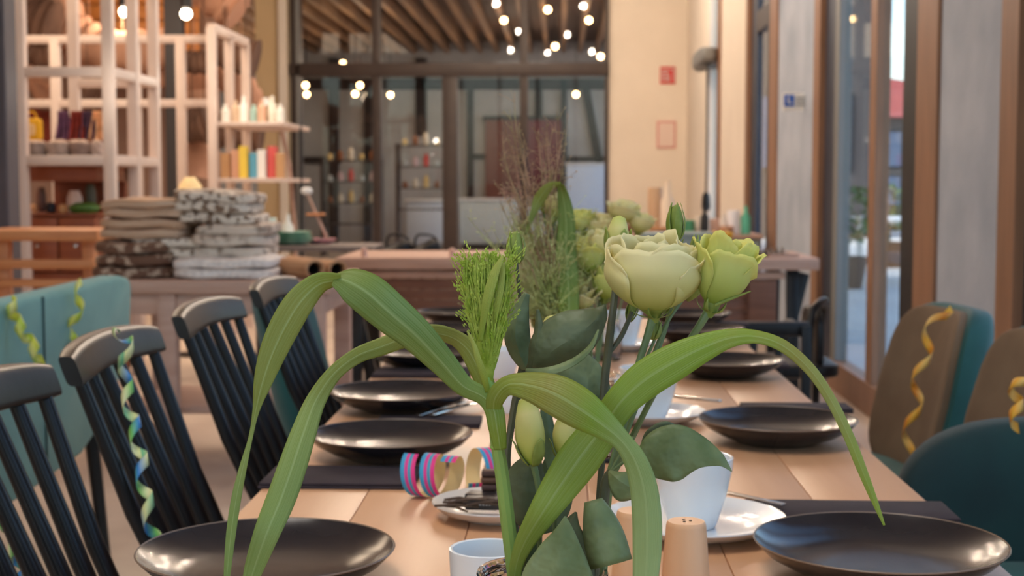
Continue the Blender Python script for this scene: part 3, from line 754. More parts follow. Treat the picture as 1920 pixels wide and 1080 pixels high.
# things on the near shelf board (z = zz[2])
zs0 = zz[2] + 0.025
def sx(x, Y=8.3): return at(x, 290, Y).x
t = thing('tote_bag', (sx(67), 8.25, zs0 + 0.06), 'yellow tote bag hanging in the left shelf bay', 'bag')
Z0, Z1 = at(67, 265, 8.25).z, at(67, 222, 8.25).z
MB().pillow((sx(67), 8.25, (Z0 + Z1) / 2), (0.058, 0.03, (Z1 - Z0) / 2), 6).build('body', mat('yellow_cotton', (236, 176, 20), 0.7), t)
MB().tube([(sx(67) + 0.03 * math.cos(a), 8.25, Z1 - 0.01 + 0.05 * math.sin(a)) for a in [PI * k / 8 for k in range(9)]], 0.005, 6).build('handle', MATS['yellow_cotton'], t)
MB().pillow((sx(69), 8.218, (Z0 + Z1) / 2), (0.026, 0.004, 0.035), 3).build('print', mat('peach_print', (240, 200, 140), 0.7), t)
for x, c, lab in ((115, (92, 60, 84), 'purple patterned scarf hanging under the shelf rail'), (160, (70, 48, 66), 'dark plum scarf hanging right of the purple one'), (140, (116, 40, 30), 'dark red cloth hanging between two scarves'), (178, (196, 150, 110), 'tan cloth pouch hanging by the shelf post')):
    X = sx(x)
    b = MB()
    za, zb = at(x, 208, 8.35).z, at(x, 262, 8.35).z
    b.grid(lambda u, v, X=X, za=za, zb=zb: Vector((X + (u - 0.5) * 0.11 * (0.6 + 0.4 * v), 8.35 + 0.015 * math.sin(u * 18 + v * 3), za + (zb - za) * v)), 20, 8)
    o = b.build('hanging_scarf', mat('scarf_%d' % x, c, 0.85, c2=tuple(int(v * 1.35) for v in c), scale=25), solid=0.006)
    tag(o, lab, 'scarf')
for x, w_, c, lab in ((52, 0.04, (206, 168, 150), 'small pinkish pouch at left end of the shelf board'), (78, 0.085, (150, 136, 130), 'grey round basket on the shelf under the yellow bag'), (122, 0.08, (168, 148, 138), 'light grey basket in the middle of the shelf board'), (162, 0.07, (140, 116, 106), 'brown grey basket on the shelf board'), (192, 0.04, (190, 170, 160), 'pale small basket beside the shelf post')):
    m = mat('basket_%d' % x, c, 0.8, c2=tuple(int(v * .8) for v in c), scale=40, bump=0.4, bscale=120)
    t = thing('basket', (sx(x), 8.2, zs0), lab, 'basket', 'baskets on the near shelf')
    MB().lathe([(0, 0), (w_ * .8, 0), (w_, 0.05), (w_, 0.075), (w_ * .92, 0.075), (w_ * .8, 0.02), (0, 0.015)], (sx(x), 8.2, zs0), 20).build('body', m, t)
    MB().pillow((sx(x), 8.2, zs0 + 0.06), (w_ * .85, w_ * .85, 0.035), 2.2).build('filling', mat('fill_%d' % x, (214, 190, 172), 0.8, c2=(150, 120, 104), scale=50), t)
# low cabinet below the shelf with two drawers
xa, xb = sx(48), sx(190)
t = thing('low_cabinet', ((xa + xb) / 2, 8.6, 0), 'reddish brown open cabinet with two drawers below the shelf', 'cabinet')
zc = [at(100, y, 8.2).z for y in (312, 340, 400, 428)]
MB().span((xa, 8.75, 0.0), (xb, 8.8, zc[0])).build('back_panel', CABW, t, smooth=False)
MB().span((xa, 8.2, zc[1]), (xb, 8.8, zc[0]), bevel=0.004).build('top_box', CABW, t)
MB().span((xa, 8.2, zc[2] - 0.02), (xb, 8.8, zc[2]), bevel=0.004).build('shelf', CABW, t)
for k in range(2):
    a_ = xa + (xb - xa) * (k * 0.5 + 0.01); b_ = xa + (xb - xa) * (k * 0.5 + 0.49)
    d = MB().span((a_, 8.18, zc[3] - 0.25), (b_, 8.7, zc[2] - 0.025), bevel=0.006).build('drawer', CABW, t)
    MB().lathe([(0, 0), (0.012, 0.004), (0.012, 0.016), (0, 0.02)], ((a_ + b_) / 2, 8.16, zc[3] - 0.1), 10, Matrix.Rotation(PI / 2, 4, 'X')).build('knob', STEEL, d)
MB().span((xa, 8.2, 0), (xb, 8.8, zc[3] - 0.26)).build('base', CABW, t, smooth=False)
for x, w_, h, c, nm, lab in ((57, 0.035, 0.05, (240, 170, 110), 'tealight', 'glowing orange candle holder in cabinet, left'), (93, 0.03, 0.06, (36, 34, 40), 'jar', 'small black jar in the brown cabinet'), (116, 0.03, 0.05, (240, 180, 120), 'tealight', 'glowing orange candle holder in cabinet, centre'),
                          (156, 0.09, 0.06, (86, 124, 46), 'moss_bowl', 'low bowl of green moss in the cabinet'), (138, 0.045, 0.13, (226, 190, 168), 'vase', 'pale rounded vase in the cabinet'), (75, 0.03, 0.15, (110, 74, 60), 'bottle', 'brown bottle in the cabinet'), (168, 0.035, 0.17, (96, 90, 70), 'bottle', 'olive bottle at the right of the cabinet')):
    m = mat('cab_%d' % x, c, 0.5)
    Yc = 8.35 if nm != 'bottle' else 8.5
    o = MB().lathe([(0, 0), (w_ * .8, 0), (w_, h * .4), (w_ * .95, h * .7), (w_ * .6, h), (w_ * .5, h), (0, h * .8)], (sx(x, Yc), Yc, zc[2]), 18).build(nm, m)
    tag(o, lab, nm.replace('_', ' '))
# pine rack at far left
pa = at(0, 435, 6.4)
t = thing('pine_rack', (at(60, 500, 6.6).x, 6.6, 0), 'orange pine rack with slatted boards at left edge', 'rack')
def zat(y, Y): return at(60, y, Y).z
MB().span((at(-60, 440, 6.4).x, 6.4, zat(452, 6.4)), (at(182, 440, 6.4).x, 6.9, zat(432, 6.4)), bevel=0.005).build('top_board', ORANGEW, t)
for y0, y1 in ((487, 504), (524, 538)):
    MB().span((at(-60, 440, 6.42).x, 6.42, zat(y1, 6.42)), (at(175, 440, 6.42).x, 6.46, zat(y0, 6.42)), bevel=0.004).build('slat', ORANGEW, t)
for x in (8, 168, -90):
    MB().span((at(x - 11, 440, 6.5).x, 6.47, 0), (at(x + 11, 440, 6.5).x, 6.53, zat(452, 6.4)), bevel=0.004).build('post', ORANGEW, t)

# ================================================================== main dining table
TZ = 0.74
XL0 = -0.392; XR0 = 0.462
TY0, TY1 = 0.55, 4.25
t = thing('dining_table', ((XL0 + XR0) / 2, (TY0 + TY1) / 2, 0), 'long light oiled wooden dining table set with dark plates', 'table')
nP = 6
for i in range(nP):
    a = XL0 + (XR0 - XL0) * i / nP; b = XL0 + (XR0 - XL0) * (i + 1) / nP
    MB().span((a + 0.0004, TY0, TZ - 0.035), (b - 0.0004, TY1, TZ), bevel=0.0015).build('plank', TABLE, t)
MB().span((XL0 + 0.06, TY0 + 0.1, TZ - 0.11), (XR0 - 0.06, TY1 - 0.1, TZ - 0.036), bevel=0.004).build('apron', TABLE, t)
for x in (XL0 + 0.1, XR0 - 0.1):
    for y in (TY0 + 0.15, TY1 - 0.12):
        MB().span((x - 0.035, y - 0.035, 0), (x + 0.035, y + 0.035, TZ - 0.036), bevel=0.005).build('leg', TABLE, t)

# ------------------------------------------------------------------ plates
def make_plate(R):
    pr = [(0, 0.004), (R * .46, 0.004), (R * .50, 0.0), (R * .54, 0.003), (R * .74, 0.012), (R * .90, 0.023), (R * .99, 0.0345), (R, 0.0365), (R * .985, 0.0365), (R * .90, 0.0275), (R * .74, 0.018), (R * .60, 0.0125), (R * .3, 0.0095), (0, 0.009)]
    return pr
plates = []
def plate(x, y, Y, R, label, z=TZ):
    c = at(x, y, Y)
    t = thing('dinner_plate', (c.x, Y, z + 0.0005), label, 'plate', 'dark stoneware dinner plates on the long table')
    MB().lathe(make_plate(R), (c.x, Y, z + 0.0005), 72).build('dish', PLATE, t)
    MB().lathe([(R * 0.988, 0.0364), (R * 0.995, 0.0376), (R * 1.002, 0.0364), (R * 0.995, 0.0354), (R * 0.988, 0.0364)], (c.x, Y, z + 0.0005), 72).build('rim', PLRIM, t)
    return t
plate(500, 1050, 1.405, 0.128, 'dark plate nearest on the left, cut by the frame bottom')
plate(732, 830, 2.07, 0.120, 'dark plate second from the front on the left side')
plate(752, 748, 2.51, 0.128, 'dark plate third from front on the left, with knife and fork before it')
plate(796, 672, 3.12, 0.128, 'dark plate fourth from the front on the left')
plate(822, 632, 3.62, 0.12, 'dark plate fifth from the front on the left')
plate(860, 598, 4.08, 0.12, 'dark plate farthest on the left side')
plate(1649, 1020, 1.455, 0.127, 'dark plate nearest on the right with the grass blade above it')
plate(1458, 797, 2.22, 0.122, 'dark plate second from the front on the right')
plate(1358, 690, 2.98, 0.122, 'dark plate third from the front on the right')
plate(1305, 627, 3.62, 0.122, 'dark plate fourth from the front on the right')
plate(1290, 598, 4.06, 0.12, 'dark plate farthest on the right side')
def napkin(x0, x1, yf, yb, label, rot=0.0, h=0.008, grp='folded dark napkins'):
    """rectangle given by pixels of its front edge and back edge on the table top"""
    a, b = on(x0, yf, TZ), on(x1, yf, TZ); c = on(x0, yb, TZ)
    cx, cy, ww, dd = (a.x + b.x) / 2, (a.y + c.y) / 2, (b.x - a.x), (c.y - a.y)
    t = thing('napkin', (cx, cy, TZ), label, 'napkin', grp)
    R = Euler((0, 0, rot))
    MB().box((cx, cy, TZ + h * .27), (ww, dd, h * .5), rot=R, bevel=h * .24).build('lower_fold', NAPK, t)
    MB().box((cx + 0.001, cy + 0.001, TZ + h * .78), (ww * .992, dd * .985, h * .46), rot=R, bevel=h * .22).build('upper_fold', NAPK, t)
    return t
napkin(482, 775, 917, 882, 'dark folded napkin on the left between near plates, by the paper coil')
napkin(700, 900, 803, 786, 'dark folded napkin under the knife and fork')
napkin(695, 880, 709, 696, 'dark folded napkin left of the fourth left plate')
napkin(770, 890, 652, 645, 'dark folded napkin far along left side of the table')
napkin(1410, 1800, 982, 948, 'dark folded napkin behind the nearest right plate', -0.02)
napkin(1395, 1600, 775, 762, 'dark folded napkin behind the second right plate')
napkin(1300, 1482, 692, 678, 'dark folded napkin beside the third right plate')
napkin(1290, 1405, 612, 606, 'dark folded napkin beside the farthest right plate')

# ------------------------------------------------------------------ cutlery
def make_fork(p, ang, label):
    t = thing('fork', p, label, 'fork'); M = Matrix.Rotation(ang, 3, 'Z')
    def L(v): return Vector(p) + M @ Vector(v)
    MB().bar(L((0, 0, .002)), L((0.115, 0, .006)), 0.011, 0.0025, bevel=.001).build('handle', STEEL, t)
    MB().bar(L((0.11, 0, .006)), L((0.155, 0, .005)), 0.020, 0.002, bevel=.001).build('neck', STEEL, t)
    for k in range(4):
        MB().bar(L((0.150, -0.0085 + k * 0.0057, .005)), L((0.195, -0.0085 + k * 0.0057, .009)), 0.0026, 0.0018).build('tine', STEEL, t)
def make_knife(p, ang, label):
    t = thing('knife', p, label, 'knife'); M = Matrix.Rotation(ang, 3, 'Z')
    def L(v): return Vector(p) + M @ Vector(v)
    MB().bar(L((0, 0, .003)), L((0.095, 0, .005)), 0.012, 0.005, bevel=.002).build('handle', STEEL, t)
    MB().bar(L((0.093, 0, .005)), L((0.20, 0, .004)), 0.016, 0.0015, bevel=.0007).build('blade', STEEL, t)
q = on(786, 790, TZ)
make_fork((q.x, q.y - 0.01, TZ + 0.010), math.radians(64), 'steel fork lying on a left napkin, left of the knife')
make_knife((q.x + 0.022, q.y - 0.012, TZ + 0.010), math.radians(62), 'steel knife lying on a left napkin beside the fork')
q = on(1470, 968, TZ)
make_fork((q.x, q.y, TZ + 0.012), math.radians(140), 'steel fork behind the nearest right plate pointing to the saucer')
q = on(1352, 768, TZ)
make_knife((q.x, q.y, TZ + 0.012), math.radians(150), 'steel knife behind the left rim of second right plate')

# ------------------------------------------------------------------ cups and saucers
def cup(x, y, Y, rt, rb, h, label, z=TZ, m=CERAM, handle=0.0, group=None):
    c = at(x, y, Y)
    t = thing('porcelain_cup', (c.x, Y, z), label, 'cup', group)
    MB().lathe([(0, 0), (rb, 0), (rb + 0.002, 0.004), (rb + (rt - rb) * .62, h * .45), (rt * .985, h * .85), (rt, h * .99), (rt - 0.0015, h), (rt - 0.0035, h * .99), (rt * .93, h * .8), (rb + (rt - rb) * .5, h * .42), (rb * .8, 0.008), (0, 0.007)], (c.x, Y, z), 48).build('body', m, t)
    if handle:
        a0 = handle
        pts = [Vector((c.x, Y, z)) + Vector((math.cos(a0) * r_, math.sin(a0) * r_, z_)) for r_, z_ in ((rt * .95, h * .82), (rt + .018, h * .85), (rt + .026, h * .62), (rt + .014, h * .38), (rb + (rt - rb) * .55, h * .34))]
        pts = [Vector(v) for v in smoothpath([tuple(v) for v in pts], 5)]
        MB().tube(pts, 0.0042, 8).build('handle', m, t)
    return t
def saucer(x, y, Y, R, label, m=CERAM, cat='saucer'):
    c = at(x, y, Y)
    t = thing('saucer', (c.x, Y, TZ + .0005), label, cat)
    MB().lathe([(0, .003), (R * .5, .003), (R * .53, 0), (R * .57, .003), (R * .85, .009), (R, .019), (R * .995, .0205), (R * .975, .020), (R * .82, .013), (R * .55, .008), (R * .3, .0065), (0, .006)], (c.x, Y, TZ + .0005), 56).build('dish', m, t)
    return t
saucer(1302, 990, 1.635, 0.104, 'white saucer under the nearest tall white cup')
cup(1298, 990, 1.635, 0.046, 0.026, 0.081, 'tall white cup on a saucer in front of the nearest right plate', TZ + .0075)
saucer(1226, 790, 2.40, 0.086, 'white saucer under the second white cup')
cup(1216, 790, 2.40, 0.050, 0.028, 0.085, 'white cup behind flower stems, second from the front', TZ + .0075)
saucer(1165, 655, 3.45, 0.085, 'white saucer under the third white cup')
cup(1165, 655, 3.45, 0.050, 0.030, 0.085, 'white cup far along the table behind the big flower', TZ + .0075)
cup(915, 1025, 1.27, 0.0352, 0.030, 0.074, 'small white cup at the bottom beside the glass jar')
cup(935, 700, 2.95, 0.045, 0.030, 0.06, 'low white bowl behind the millet plume', TZ)
cup(955, 755, 2.5, 0.03, 0.024, 0.05, 'small white cup on the table behind the millet stem', TZ)

# wooden salt and pepper shakers
for x, Y, r, h, label in ((1286, 1.31, 0.0225, 0.090, 'right light wooden shaker with a rounded top'), (1192, 1.33, 0.0225, 0.095, 'left light wooden shaker half hidden by a hanging leaf')):
    c = at(x, 1030, Y)
    t = thing('wooden_shaker', (c.x, Y, TZ), label, 'shaker', 'pair of wooden shakers by the jar')
    MB().lathe([(0, 0), (r * 1.08, 0), (r * 1.1, .003), (r * .96, h * .5), (r * .82, h * .95), (r * .79, h * .985), (r * .74, h), (0, h)], (c.x, Y, TZ), 40).build('body', BEECH, t)
    for k in range(3):
        a = 2 * PI * k / 3
        MB().lathe([(0, 0), (.0014, 0), (.0014, .0006), (0, .0006)], (c.x + .004 * math.cos(a), Y + .004 * math.sin(a), TZ + h), 8).build('hole', BLACKM, t)

# saucer of wrapped sweets and twigs
cs = at(935, 965, 1.70)
saucer(935, 965, 1.70, 0.080, 'cream saucer holding black wrapped sweets and twigs', CERAMD)
zb = TZ + 0.018
def packet(dx, dy, dz, s, rz, label, nm='wrapped_sweet'):
    c = Vector((cs.x + dx, cs.y + dy, zb + dz))
    t = thing(nm, c - Vector((0, 0, s[2] / 2)), label, 'sweet')
    MB().box(c, s, rot=Euler((0, 0, rz)), bevel=0.0025).build('wrapper', BLKBOX, t)
    R = Matrix.Rotation(rz, 3, 'Z')
    for k in range(5):
        MB().box(c + R @ Vector((-s[0] * .28 + k * .0038, -s[1] / 2 - .0002, .001)), (.0026, .0006, .0034), rot=Euler((0, 0, rz))).build('lettering', PRINTW, t, smooth=False)
    MB().box(c + R @ Vector((s[0] * .12, -s[1] / 2 - .0002, .0008)), (s[0] * .28, .0006, .0008), rot=Euler((0, 0, rz))).build('printed_line', PRINTW, t, smooth=False)
packet(-.005, -.028, .006, (.066, .022, .014), -.04, 'black wrapped sweet with tiny white lettering, front of saucer')
packet(.030, .010, .006, (.060, .024, .013), .35, 'black wrapped sweet lying at the back of the saucer')
packet(-.012, .008, .004, (.055, .024, .012), -.25, 'black wrapped sweet behind the lettered one')
t = thing('cinnamon_roll_stack', (cs.x - .012, cs.y + .028, zb), 'small brown striped block standing behind the sweets', 'sweet')
for k in range(4):
    MB().box((cs.x - .012, cs.y + .028, zb + .005 + k * .0085), (.020, .016, .0075), bevel=.002).build('layer', mat('brown_layer_%d' % k, (96 - 18 * (k % 2), 62 - 12 * (k % 2), 40), .6), t)
t = thing('candle_stub', (cs.x + .030, cs.y + .02, zb + .01), 'short dark upright stub at right of the sweets', 'candle')
MB().lathe([(0, 0), (.009, 0), (.009, .03), (.006, .034), (0, .034)], (cs.x + .030, cs.y + .022, zb + .014), 14).build('body', BLKBOX, t)
MB().tube([(cs.x + .030, cs.y + .022, zb + .047), (cs.x + .031, cs.y + .022, zb + .056)], .0008, 5).build('wick', TWIG, t)
rs = random.Random(3)
for k in range(11):
    a = rs.uniform(-.35, .35); L_ = rs.uniform(.035, .055); cx, cy = cs.x - .045 + rs.uniform(-.01, .06), cs.y - .048 + rs.uniform(-.004, .012)
    if k < 4: cx = cs.x - .050 + rs.uniform(-.006, .006); cy = cs.y - .02 + rs.uniform(-.02, .02); a = rs.uniform(-.9, .2)
    d = Vector((math.cos(a), math.sin(a), rs.uniform(-.12, .06))) * L_ / 2; c = Vector((cx, cy, zb + .001 + .0012 * k))
    mid = c + Vector((0, 0, .002))
    o = MB().tube([c - d, mid, c + d], [.0015, .0019, .0012], 6).build('twig', TWIG)
    tag(o, 'short dry brown twig in the heap on the cream saucer', 'twig', 'dry twigs on the cream saucer')

# striped paper coil
def coil(c, axis, r, width, pitch, turns, label, n=40, a0=0.0, sag=0.0):
    ax = Vector(axis).normalized(); up = Vector((0, 0, 1)); sd = ax.cross(up).normalized()
    c = Vector(c)
    N = int(n * turns)
    def f(u, v):
        a = a0 + 2 * PI * turns * v
        rr = r * (1 - .06 * v)
        return c + ax * (pitch * turns * v + (.5 - u) * width) + up * (math.cos(a) * rr) + sd * (math.sin(a) * rr)
    o = MB().grid(f, 3, N).build('paper_coil', COIL, solid=0, keep=True)
    return tag(o, label, 'streamer')
c0 = on(778, 930, TZ)
coil((c0.x, c0.y, TZ + .0292), (1, -.42, 0), .0285, .021, .027, 2.05, 'blue and pink striped paper coil standing before left napkin', a0=0.3)
c0 = on(884, 914, TZ)
coil((c0.x, c0.y, TZ + .026), (1, .35, 0), .0265, .020, .026, 1.4, 'second striped paper coil, half hidden behind the millet stem', a0=2.2)

# ================================================================== spindle chairs
def make_spindle_chair():
    t = thing('spindle_chair', (0, 0, 0), 'x', 'chair')
    MB().pillow((0.0, 0, .442), (.215, .215, .022), 5).build('seat', BLACKP, t)
    for sx_ in (-1, 1):
        for sy_ in (-1, 1):
            MB().tube([(.15 * sx_, .15 * sy_, .435), (.185 * sx_, .185 * sy_, .2), (.205 * sx_, .205 * sy_, 0)], [.015, .018, .012], 12).build('leg', BLACKP, t)
    for sy_ in (-1, 1):
        MB().tube([(-.19, .185 * sy_, .2), (.19, .185 * sy_, .2)], .009, 10).build('stretcher', BLACKP, t)
    MB().tube([(0, -.185, .2), (0, .185, .2)], .009, 10).build('stretcher', BLACKP, t)
    def railx(y): return -.362 + .42 * y * y
    b = MB()
    def sec(u, v):
        y = (v - .5) * .43
        a = 2 * PI * u
        k = 1.0 - .18 * (abs(v - .5) * 2) ** 6
        ca, sa = math.cos(a), math.sin(a)
        px = math.copysign(abs(ca) ** .45, ca) * .015 * k; pz = math.copysign(abs(sa) ** .45, sa) * .026 * k
        return Vector((railx(y) + px - pz * .35, y, .874 + pz + .010 * (1 - (2 * v - 1) ** 2)))
    b.grid(sec, 20, 24, closed=True)
    b.bm.verts.ensure_lookup_table()
    b.bm.faces.new([b.bm.verts[i] for i in range(20)][::-1]); b.bm.faces.new([b.bm.verts[24 * 20 + i] for i in range(20)])
    b.build('top_rail', BLACKP, t)
    for k in range(6):
        f = (k / 5 - .5)
        yt, yb = f * .37, f * .31
        r_ = .0112
        MB().tube([(-.185 + .02 * abs(f), yb, .45), (-.185 - .085, (yb + yt) / 2, .66), (railx(yt) + .008, yt, .858)], [r_, r_ * 1.12, r_ * .9], 12).build('spindle', BLACKP, t)
    return t
proto = make_spindle_chair()
CHX = -0.70 + 0.35
chairs = [(1.70, CHX, 0, 'nearest black spindle chair on the left, cut by the frame'), (2.215, CHX, 0, 'black spindle chair with a green and blue streamer wound on its back'),
          (2.82, CHX - .0, -.03, 'third black spindle chair on the left, under the stacked cloths'), (3.48, CHX + .0, -.03, 'fourth black spindle chair on the left behind arching leaf'),
          ]
for i, (y, X, rz, lab) in enumerate(chairs):
    o = proto if i == 0 else copy_tree(proto)
    o.location = (X, y, 0); o.rotation_euler = (0, 0, rz)
    tag(o, lab, 'chair', 'black spindle chairs along the left side')
# low black chair at the head of the table
t = thing('black_armchair', (.52, 4.75, 0), 'low black armchair at the far head of the long table', 'chair')
zr = at(1440, 612, 4.6).z
MB().span((.36, 4.62, zr - .035), (.80, 4.66, zr + .012), bevel=.01).build('backrest', BLACKM, t)
MB().span((.36, 4.60, .40), (.80, 5.02, .45), bevel=.015).build('seat', BLACKM, t)
for x in (.375, .785):
    for y in (4.62, 5.0):
        MB().span((x - .015, y - .015, 0), (x + .015, y + .015, .42 if y > 4.8 else zr), bevel=.003).build('leg', BLACKM, t)
    MB().span((x - .016, 4.64, zr - .04), (x + .016, 4.98, zr - .01), bevel=.006).build('armrest', BLACKM, t)
for x in (.46, .54, .62, .70):
    MB().span((x - .012, 4.632, .44), (x + .012, 4.648, zr - .03), bevel=.003).build('back_slat', BLACKM, t)
# black upright chair back by the window
p = at(1545, 575, 5.15)
t = thing('tube_chair', (p.x + .05, 5.38, 0), 'black tube framed chair standing by the window near table end', 'chair')
arc = smoothpath([(p.x - .055, 5.20, .02), (p.x - .05, 5.18, .46), (p.x - .035, 5.22, p.z - .05), (p.x, 5.26, p.z), (p.x + .05, 5.40, p.z), (p.x + .07, 5.56, p.z - .05), (p.x + .05, 5.56, .46), (p.x + .05, 5.58, .02)], 6)
MB().tube(arc, .016, 10).build('frame', BLACKM, t)
MB().pillow((p.x - .13, 5.38, .46), (.21, .21, .03), 5).build('seat', BLACKM, t)
MB().pillow((p.x + .0, 5.38, p.z - .14), (.02, .18, .12), 4).build('backrest', BLACKM, t)
for y in (5.22, 5.54):
    MB().tube([(p.x - .30, y, .44), (p.x - .31, y, .0)], .013, 8).build('leg', BLACKM, t)

# ================================================================== upholstered chairs, right side
def make_velvet_chair(outer, inner, hb=.86):
    t = thing('velvet_chair', (0, 0, 0), 'x', 'chair')
    MB().pillow((.02, 0, .44), (.25, .235, .05), 4.5).build('seat', outer, t)
    lean = Matrix.Rotation(math.radians(-13), 3, 'Y')
    hz = (hb - .42) / 2
    def bend(p): return Vector((p.x + 1.1 * p.y * p.y, p.y * (1 - .22 * max(0, p.z) / hz * .6), p.z))
    MB().pillow((-.27, 0, .42 + hz), (.045, .225, hz), 4.2, rot=lean, fn=bend).build('backrest', outer, t)
    MB().pillow((-.232, 0, .43 + hz), (.022, .205, hz * .93), 4.5, rot=lean, fn=bend).build('back_pad', inner, t)
    for sx_ in (-1, 1):
        for sy_ in (-1, 1):
            MB().tube([(.15 * sx_, .16 * sy_, .41), (.22 * sx_, .21 * sy_, 0)], [.014, .010], 10).build('leg', BLACKM, t)
    return t
va = make_velvet_chair(TEALM, TAUPE)
va.location = (.63, 3.32, 0); va.rotation_euler = (0, 0, PI + .12)
tag(va, 'teal velvet chair with taupe inner back and orange streamer, by the window', 'chair', 'teal velvet chairs on the right side')
vc = copy_tree(va); vc.location = (.68, 2.80, 0); vc.rotation_euler = (0, 0, PI + .05)
tag(vc, 'teal velvet chair at the right frame edge, taupe inner back mostly cut off', 'chair', 'teal velvet chairs on the right side')
# low dark tub chair, its seat towards the camera
t = thing('tub_chair', (.85, 2.25, 0), 'low dark teal tub chair close to the table corner at right edge', 'chair')
def tubf(p): return Vector((p.x, p.y - .7 * p.x * p.x, p.z))
MB().pillow((.85, 2.44, .54), (.30, .075, .205), 3.2, fn=tubf, nu=40, nv=24).build('backrest', TEALD, t)
MB().pillow((.85, 2.14, .46), (.28, .26, .07), 4).build('seat', TEALM, t)
for sx_ in (-1, 1):
    for sy_ in (-1, 1):
        MB().tube([(.85 + .22 * sx_, 2.2 + .18 * sy_, .42), (.85 + .25 * sx_, 2.2 + .21 * sy_, 0)], [.016, .012], 10).build('leg', BLACKM, t)

# teal upholstered bench back, left
BX_ = -1.37
t = thing('velvet_bench', (-1.62, 3.6, 0), 'teal upholstered bench with streamers, behind the spindle chairs', 'bench')
ya, yb = 2.55, 4.55
def bendb(p): return p
b = MB()
def bf(u, v):
    # slab outline with the far lower corner swept in
    a = 2 * PI * u
    return None
prof = [(ya, .34), (ya, .84), (4.46, .852), (4.54, .84), (4.555, .80), (4.52, .62), (4.3, .44), (4.05, .36), (3.6, .335)]
bb = bmesh.new()
f = bb.faces.new([bb.verts.new((BX_, y, z)) for y, z in prof])
r_ = bmesh.ops.extrude_face_region(bb, geom=[f]); bmesh.ops.translate(bb, vec=(-.09, 0, 0), verts=[v for v in r_['geom'] if isinstance(v, bmesh.types.BMVert)])
bmesh.ops.bevel(bb, geom=list(bb.edges), offset=.022, segments=3, profile=.5, affect='EDGES')
MB()._add(bb).build('backrest', TEAL, t)
MB().pillow((-1.75, 3.5, .42), (.30, .98, .06), 5).build('seat', TEAL, t)
for y in (2.75, 3.3, 4.2):
    MB().tube([(-1.40, y, .42), (-1.36, y, 0)], [.022, .016], 10).build('leg', BLACKM, t)
    MB().tube([(-1.98, y, .40), (-2.0, y, 0)], [.02, .015], 10).build('leg', BLACKM, t)
for k in range(2):
    MB().tube([(BX_ + .002, 3.2 + .55 * k, .84), (BX_ + .002, 3.2 + .55 * k, .36)], .003, 6).build('seam', TEALD, t)
# second teal chair behind 4th spindle chair
vd = make_velvet_chair(TEALM, TEALM, .87)
vd.location = (-.50, 3.95, 0); vd.rotation_euler = (0, 0, .05)
tag(vd, 'teal chair standing behind the fourth black spindle chair', 'chair')

# ------------------------------------------------------------------ curled paper streamers
def streamer(path, rad, width, turns, m, label, n=26):
    pp = [Vector(q) for q in smoothpath([tuple(map(float, q)) for q in path], 10)]
    ls = [0.0]
    for i in range(1, len(pp)): ls.append(ls[-1] + (pp[i] - pp[i - 1]).length)
    def pos(s):
        s *= ls[-1]
        for i in range(1, len(pp)):
            if ls[i] >= s - 1e-9:
                k = (s - ls[i - 1]) / max(1e-9, ls[i] - ls[i - 1]); return pp[i - 1].lerp(pp[i], k), (pp[i] - pp[i - 1]).normalized()
        return pp[-1], (pp[-1] - pp[-2]).normalized()
    def f(u, v):
        p, tn = pos(v)
        ref = Vector((0, 1, 0)); x = tn.cross(ref).normalized(); y = tn.cross(x)
        a = 2 * PI * turns * v
        R_ = rad * (1 if v > .02 else v / .02)
        return p + (x * math.cos(a) + y * math.sin(a)) * R_ + tn * ((u - .5) * width)
    o = MB().grid(f, 2, int(n * turns)).build('paper_streamer', m, solid=0.0004)
    return tag(o, label, 'streamer')
streamer([at(222, 622, 2.17), at(236, 640, 2.12), at(236, 720, 2.12), at(262, 850, 2.05), at(276, 950, 2.0), at(298, 1040, 1.98)], .0105, .021, 6.2, STRG, 'green and blue curled streamer hanging on the second chair back')
streamer([at(-20, 960, 1.75), at(5, 975, 1.75), at(30, 1010, 1.75), at(30, 1100, 1.75)], .0105, .021, 2.4, STRG, 'green and blue curled streamer at the lower left corner')
streamer([(BX_ + .02, 3.49, .85), at(30, 600, 3.5), at(62, 650, 3.5), at(75, 678, 3.5)], .015, .030, 2.8, STRY, 'lime curled streamer at left end of the teal bench')
streamer([(BX_ + .02, 3.98, .86), at(150, 560, 3.95), at(136, 620, 3.95), at(130, 690, 3.9)], .015, .030, 2.8, STRY, 'lime curled streamer in the middle of the teal bench')
streamer([at(1775, 580, 3.02), at(1748, 615, 3.0), at(1728, 690, 2.98), at(1712, 780, 2.96), at(1700, 850, 2.94)], .015, .024, 3.0, STRO, 'orange curled streamer on the front of the taupe chair back')
streamer([at(1800, 690, 3.5), at(1806, 730, 3.5), at(1804, 785, 3.5)], .006, .02, 1.3, STRO, 'orange streamer end hanging behind the taupe chair back')
streamer([at(1925, 700, 2.28), at(1905, 740, 2.28), at(1910, 800, 2.26)], .012, .018, 1.8, STRO, 'orange curled streamer on the chair at the right frame edge')

